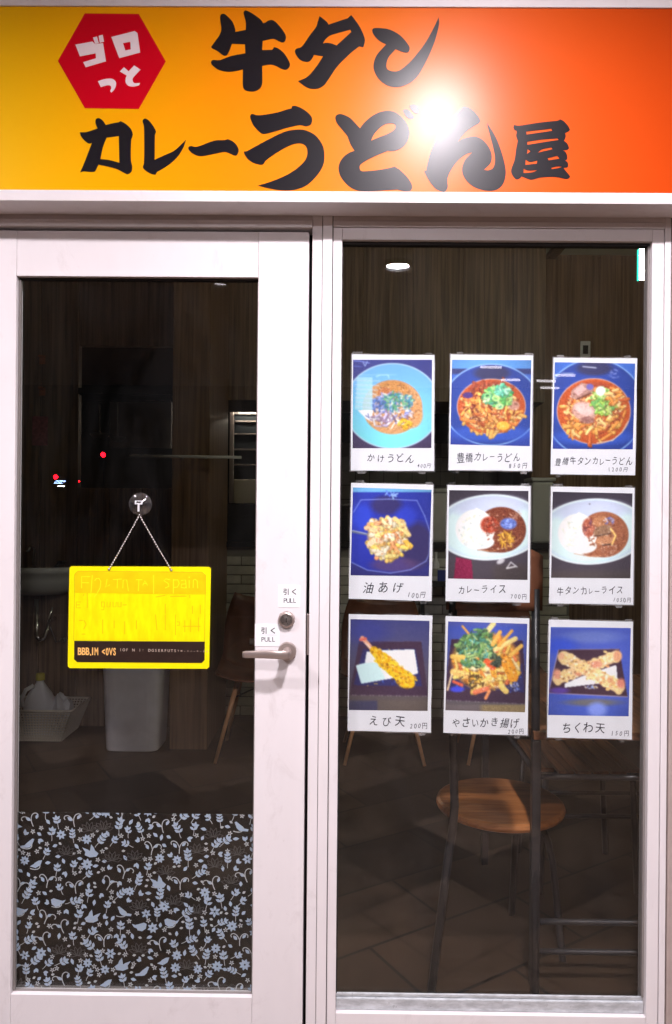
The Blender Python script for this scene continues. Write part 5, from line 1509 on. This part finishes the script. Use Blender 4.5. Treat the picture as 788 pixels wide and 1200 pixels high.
tp = MB().tube([(q2.x, 2.72, q2.z), (q2.x, 2.62, q2.z + .005), (q2.x, 2.58, q2.z - .02)], 0.012, 10).build('soap_spout', M_BLKM, sk, smooth=True)

# basket with jug and bag
q = G(50, 869)
yb0 = q.y
bx0, bx1 = P(2, 850, yb0).x, P(72, 868, yb0).x
tx1 = P(86, 832, yb0).x
zt = P(60, 832, yb0).z
bs = empty('laundry_basket', ((bx0 + bx1) / 2, yb0 + .12, 0), 'beige perforated plastic basket on the floor at the lower left', 'basket')
flare = tx1 - bx1
mb = MB()
def side(p0, p1, p2, p3, nu, nv):
    """lattice panel between four corners (bottom a-b, top d-c)"""
    p0, p1, p2, p3 = map(Vector, (p0, p1, p2, p3))
    for i in range(nu + 1):
        t = i / nu; mb.tube([p0.lerp(p1, t), p3.lerp(p2, t)], 0.0035, 4)
    for j in range(nv + 1):
        t = j / nv; mb.tube([p0.lerp(p3, t), p1.lerp(p2, t)], 0.0035, 4)
dpt = .27
B = [(bx0, yb0, .004), (bx1, yb0, .004), (bx1, yb0 + dpt, .004), (bx0, yb0 + dpt, .004)]
T = [(bx0 - flare, yb0 - flare * .5, zt), (tx1, yb0 - flare * .5, zt), (tx1, yb0 + dpt + .02, zt), (bx0 - flare, yb0 + dpt + .02, zt)]
for i in range(4):
    j = (i + 1) % 4
    side(B[i], B[j], T[j], T[i], 26 if i % 2 == 0 else 16, 11)
lat = mb.build('lattice', M_BASK, bs)
box('base', bx0, bx1, yb0, yb0 + dpt, 0.001, 0.008, M_BASK, bs, 0.002)
MB().tube([Vector(p) for p in T] + [Vector(T[0])], 0.009, 8).build('rim', M_BASK, bs, smooth=True)
q = P(47, 830, yb0 + .12)
jg = empty('detergent_jug', (q.x, yb0 + .12, .01), 'white handled jug with yellow cap standing in the basket', 'jug')
jz0, jz1 = .0105, P(47, 797, yb0 + .12).z
jw = .088
vs, fs = [], []
lv_ = [(0, 1.0, 1.0), (.02, 1.04, 1.04), (.45, 1.04, 1.04), (.62, .98, 1.0), (.76, .74, .82), (.88, .42, .5), (.96, .24, .3), (1.0, .22, .27)]
for (t, a, b) in lv_:
    for k in range(20):
        an = 2 * math.pi * k / 20
        ex_ = lambda v: math.copysign(abs(v) ** .65, v)
        vs.append((q.x + ex_(math.cos(an)) * jw * a, yb0 + .12 + ex_(math.sin(an)) * .06 * b, jz0 + (jz1 - jz0) * t))
for i in range(len(lv_) - 1):
    for k in range(20):
        fs.append((i * 20 + k, i * 20 + (k + 1) % 20, (i + 1) * 20 + (k + 1) % 20, (i + 1) * 20 + k))
fs.append(tuple(range(19, -1, -1))); fs.append(tuple((len(lv_) - 1) * 20 + k for k in range(20)))
link_mesh('jug_body', vs, fs, M_JUG, jg, True)
H = jz1 - jz0
MB().tube([(q.x - .02, yb0 + .075, jz0 + H * .93), (q.x - .06, yb0 + .055, jz0 + H * .86), (q.x - .082, yb0 + .05, jz0 + H * .7), (q.x - .075, yb0 + .055, jz0 + H * .56)], 0.012, 10).build('jug_handle', M_JUG, jg, smooth=True)
MB().lathe([(.026, 0), (.026, .035), (.022, .04)], (q.x, yb0 + .12, jz1 + .0005), 'z', 18, True).build('jug_cap', M_YCAP, jg)
q = P(74, 828, yb0 + .14)
bm = bmesh.new()
bmesh.ops.create_icosphere(bm, subdivisions=3, radius=1)
rr_ = random.Random(4)
for v in bm.verts:
    d = v.co.normalized()
    s_ = 1 + .12 * math.sin(7 * d.x + 3 * d.z) + .1 * math.sin(9 * d.y + 5 * d.x) + rr_.uniform(-.04, .04)
    v.co = Vector((q.x - .01 + d.x * .062 * s_, yb0 + .14 + d.y * .08 * s_, max(.012, .12 + d.z * .125 * s_)))
me = bpy.data.meshes.new('crumpled_bag'); bm.to_mesh(me); bm.free(); me.materials.append(M_JUG)
o = bpy.data.objects.new('crumpled_bag', me); COL.objects.link(o)
tag(o, 'crumpled white bag in the right end of the basket', 'bag')

# waste bin
q0, q1 = G(122, 881), G(183, 883)
yb_ = q0.y
zt = .56
bn = empty('waste_bin', ((q0.x + q1.x) / 2, yb_ + .13, 0), 'pale grey tapered waste bin under the yellow board', 'bin')
vs, fs = [], []
cx_ = (q0.x + q1.x) / 2; hw = (q1.x - q0.x) / 2
for (z, s_) in ((0.002, 1.0), (.01, 1.02), (zt - .03, 1.16), (zt - .029, 1.20), (zt, 1.21), (zt, 1.12), (.05, .95)):
    for k in range(32):
        an = 2 * math.pi * k / 32
        e_ = lambda v: math.copysign(abs(v) ** .35, v)
        vs.append((cx_ + e_(math.cos(an)) * hw * s_, yb_ + .13 + e_(math.sin(an)) * .13 * s_, z))
for i in range(6):
    for k in range(32):
        fs.append((i * 32 + k, i * 32 + (k + 1) % 32, (i + 1) * 32 + (k + 1) % 32, (i + 1) * 32 + k))
fs.append(tuple(range(31, -1, -1))); fs.append(tuple(6 * 32 + k for k in range(32)))
link_mesh('bin_body', vs, fs, M_BIN, bn)
MB().tube([(cx_ - hw * 1.26, yb_ - .03, zt + .004), (cx_ + hw * 1.26, yb_ - .03, zt + .004), (cx_ + hw * 1.26, yb_ + .29, zt + .004), (cx_ - hw * 1.26, yb_ + .29, zt + .004), (cx_ - hw * 1.26, yb_ - .03, zt + .004)], 0.008, 8).build('bin_rim', M_BIN, bn)

# shell chairs with splayed wooden legs
def shell_chair(loc, label):
    t = empty('shell_chair', (0, 0, 0), label, 'chair', 'brown shell chairs along the counter')
    vs, fs = [], []
    nu, nv = 16, 22
    prof = []
    for j in range(nv + 1):
        v = j / nv
        if v < .5:
            y, z = -.21 + v * 2 * .36, .445 - .02 * math.sin(v * 2 * math.pi)
        else:
            a = (v - .5) * 2
            y, z = .15 + .10 * math.sin(a * 1.5) , .445 + .40 * a ** 1.25
        prof.append((y, z))
    for j, (y, z) in enumerate(prof):
        v = j / nv
        w = .235 * (1 - .25 * max(0, (v - .72) / .28) ** 2) * (1 - .12 * max(0, (.12 - v) / .12))
        for i in range(nu + 1):
            u = -1 + 2 * i / nu
            lift = .07 * abs(u) ** 3 * (1 - abs(v - .45))
            vs.append((u * w, y - .06 * abs(u) ** 2.5 * max(0, v - .4), z + lift))
    for j in range(nv):
        for i in range(nu):
            a = j * (nu + 1) + i
            fs.append((a, a + 1, a + nu + 2, a + nu + 1))
    o = link_mesh('seat_shell', vs, fs, M_SHELL, t, True)
    md = o.modifiers.new('thick', 'SOLIDIFY'); md.thickness = .010
    for sx in (-1, 1):
        for sy in (-1, 1):
            MB().tube([(sx * .11, -.02 + sy * .09, .425), (sx * .215, -.02 + sy * .20, .0)], [.015, .009], 12).build('leg', M_WOODL, t, smooth=True)
    for sx in (-1, 1):
        MB().tube([(sx * .14, -.02 - .12, .33), (-sx * .12, -.02 + .10, .41)], .004, 6).build('wire_brace', M_BLKM, t)
        MB().tube([(sx * .16, -.02 - .14, .25), (sx * .13, -.02 + .11, .40)], .004, 6).build('wire_brace', M_BLKM, t)
    t.location = loc
    return t
c1 = shell_chair((0, 0, 0), 'brown shell chair with wooden legs seen in the door pane left of the handle')
f_ = G(252, 895)
c1.location = (f_.x + .215, f_.y + .22, 0); c1.rotation_euler = (0, 0, math.radians(0))
for (pxl, lab) in ((404, 'brown shell chair whose wooden legs show below the left bottom poster'), (549, 'brown shell chair with a wooden leg showing below the middle bottom poster')):
    f_ = G(pxl, 897)
    d = dup(c1, (f_.x + .215, f_.y + .22, 0))
    d['label'] = lab

# metal chair with a round wooden seat, back to the window
ct = G(586, 940, .45)
rs = empty('round_seat_chair', (ct.x, ct.y, 0), 'black tube chair with round orange brown wooden seat near the window', 'chair')
MB().lathe([(.0001, .432), (.186, .432), (.196, .437), (.199, .446), (.196, .455), (.188, .459), (.0001, .459)], (ct.x, ct.y, 0), 'z', 56, False).build('seat', M_WOODS, rs)
def px3(pts, r, name, m_=None):
    MB().tube([P(a, b, Y) for a, b, Y in pts], r, 12).build(name, m_ or M_BLKM, rs, smooth=True)
yn = ct.y - .19
def ground_y(py): return G(500, py).y
px3([(531, 690, yn), (531, 860, yn), (533, 945, yn), (531, 970, yn), (526, 1000, yn - .005), (506, 1160, .215)], .0125, 'back_leg')
px3([(628, 690, yn), (628, 860, yn), (628, 970, yn), (627, 1163, .212)], .0125, 'back_leg')
px3([(634, 966, ct.y + .06), (642, 985, ct.y + .07), (648, 1010, ct.y + .08), (660, 1128, G(660, 1128).y)], .011, 'front_leg')
px3([(606, 966, ct.y + .05), (604, 985, ct.y + .10), (600, 1072, G(600, 1072).y)], .011, 'front_leg')
hoop = [(ct.x + .15 * math.cos(a), ct.y + .15 * math.sin(a), .421) for a in [2 * math.pi * k / 24 for k in range(25)]]
MB().tube(hoop, .010, 8, False).build('seat_hoop', M_BLKM, rs, smooth=True)
vs, fs = [], []
L0, R0 = P(531, 700, yn), P(628, 700, yn)
zt_, zb_ = P(580, 640, yn).z, P(580, 715, yn).z
for j in range(9):
    for i in range(17):
        u = i / 16
        vs.append((L0.x - .02 + (R0.x - L0.x + .04) * u, yn - .002 - .03 * math.sin(math.pi * u), zb_ + (zt_ - zb_) * j / 8 * (1 - .15 * (2 * u - 1) ** 4)))
for j in range(8):
    for i in range(16):
        a = j * 17 + i; fs.append((a, a + 1, a + 18, a + 17))
o = link_mesh('backrest', vs, fs, M_SHELL, rs, True)
md = o.modifiers.new('thick', 'SOLIDIFY'); md.thickness = .012

# table with black frame at the right
tz = .735
ty0 = .22
tx0 = P(640, 861, ty0).x
tt = empty('plank_table', (tx0 + .5, ty0 + .4, 0), 'brown plank table on a black metal frame at the right of the window', 'table')
k = 0
x = tx0 - .03
while x < tx0 + .95:
    box('plank', x + .0012, x + .118, ty0 + .02, ty0 + .80, tz - .024 + (k % 3) * .0005, tz + (k % 3) * .0005, M_WOODT, tt, 0.003)
    x += .12; k += 1
for (x, y) in ((tx0 - .02, ty0 + .03), (tx0 + .90, ty0 + .03), (tx0 - .02, ty0 + .77), (tx0 + .90, ty0 + .77)):
    box('leg', x - .0125, x + .0125, y - .0125, y + .0125, 0.0, tz - .025, M_BLKM, tt, 0.002)
for z in (P(700, 911, ty0 + .03).z, P(700, 1081, ty0 + .03).z, P(700, 1116, ty0 + .03).z):
    MB().tube([(tx0 - .02, ty0 + .03, z), (tx0 + .90, ty0 + .03, z)], .0085, 10).build('rail', M_BLKM, tt, smooth=True)
for z in (.19, .28):
    MB().tube([(tx0 - .02, ty0 + .77, z), (tx0 + .90, ty0 + .77, z)], .0085, 10).build('rail', M_BLKM, tt, smooth=True)
for x in (tx0 - .02, tx0 + .90):
    MB().tube([(x, ty0 + .03, tz - .12), (x, ty0 + .77, tz - .12)], .0085, 10).build('rail', M_BLKM, tt, smooth=True)
# slatted chair seat seen under the table
sc_y0 = G(700, 905, .45).y
sx0, sx1 = P(634, 905, sc_y0).x, P(757, 905, sc_y0).x
sc_ = empty('slatted_chair', ((sx0 + sx1) / 2, sc_y0 + .2, 0), 'slatted brown wooden chair tucked under the plank table', 'chair')
ns = 6
wS = (sx1 - sx0) / ns
for k in range(ns):
    e_ = .03 if k in (0, ns - 1) else 0.0
    box('slat', sx0 + k * wS + .004, sx0 + (k + 1) * wS - .004, sc_y0 + e_, sc_y0 + .40 - e_, .437, .452, M_WOODT, sc_, 0.004)
for (x, y) in ((sx0 + .03, sc_y0 + .04), (sx1 - .03, sc_y0 + .04), (sx0 + .03, sc_y0 + .36), (sx1 - .03, sc_y0 + .36)):
    MB().tube([(x, y, .427), (x + (.02 if x > sx0 + .1 else -.02), y, 0.0)], .011, 10).build('leg', M_BLKM, sc_, smooth=True)
for y in (sc_y0 + .06, sc_y0 + .34):
    MB().tube([(sx0 + .01, y, .426), (sx1 - .01, y, .426)], .0095, 8).build('seat_rail', M_BLKM, sc_, smooth=True)

# ------------------------------------------------------------------ across the road (mirrored in the door pane)
M_REDL = mat('red_signal_glow', (0.4, 0.0, 0.0), 0.5, emit=(1.0, 0.004, 0.012), estr=110.0)
M_BLUL = mat('blue_white_sign_glow', (0.4, 0.4, 0.6), 0.5, emit=(0.30, 0.45, 1.0), estr=55.0)
M_WHTL = mat('white_sign_glow', (0.6, 0.6, 0.6), 0.5, emit=(1.0, 0.95, 0.9), estr=45.0)
def mirrored(px, py, d):
    v = RIGHT * ((px - 394.0) / F) + UP * ((600.0 - py) / F) + _fwd
    w = CAM + v * (d / v.y)
    return Vector((w.x, -w.y + 0.045, w.z))
def signal(px, py, d, r, label):
    q = mirrored(px, py, d)
    t = empty('traffic_signal', (q.x, q.y, -0.12), label, 'traffic light', 'signals across the road')
    MB().tube([(q.x, q.y - .12, -0.12), (q.x, q.y - .12, q.z + .3)], .06, 10).build('pole', M_STEEL_D, t)
    box('housing', q.x - .2, q.x + .2, q.y - .1, q.y, q.z - .75, q.z + .22, M_BLKM, t, .02)
    MB().lathe([(r, .003), (r * .7, .02), (.0001, .026)], (q.x, q.y, q.z), 'y', 20, False).build('red_lens', M_REDL, t)
signal(121, 533, 42, .15, 'traffic signal showing red, the higher one mirrored in the door pane')
signal(65.5, 559, 42, .13, 'traffic signal showing red, far left above the blue lights')
signal(93, 564, 60, .075, 'faint red signal furthest off in the mirrored street')
q = mirrored(71, 565, 42)
t = empty('lit_street_sign', (q.x, q.y, -0.12), 'low blue and white lit sign mirrored at the left of the door pane', 'sign')
box('blue_strip', q.x - .26, q.x + .26, q.y - .05, q.y, q.z + .02, q.z + .10, M_BLUL, t)
box('blue_strip', q.x - .36, q.x + .10, q.y - .05, q.y, q.z - .08, q.z - .02, M_BLUL, t)
box('white_strip', q.x - .16, q.x + .22, q.y - .05, q.y, q.z - .26, q.z - .17, M_WHTL, t)
box('sign_board', q.x - .5, q.x + .5, q.y - .12, q.y - .051, q.z - .5, q.z + .3, M_BLKM, t)
MB().tube([(q.x, q.y - .15, -0.12), (q.x, q.y - .15, q.z)], .05, 8).build('post', M_STEEL_D, t)
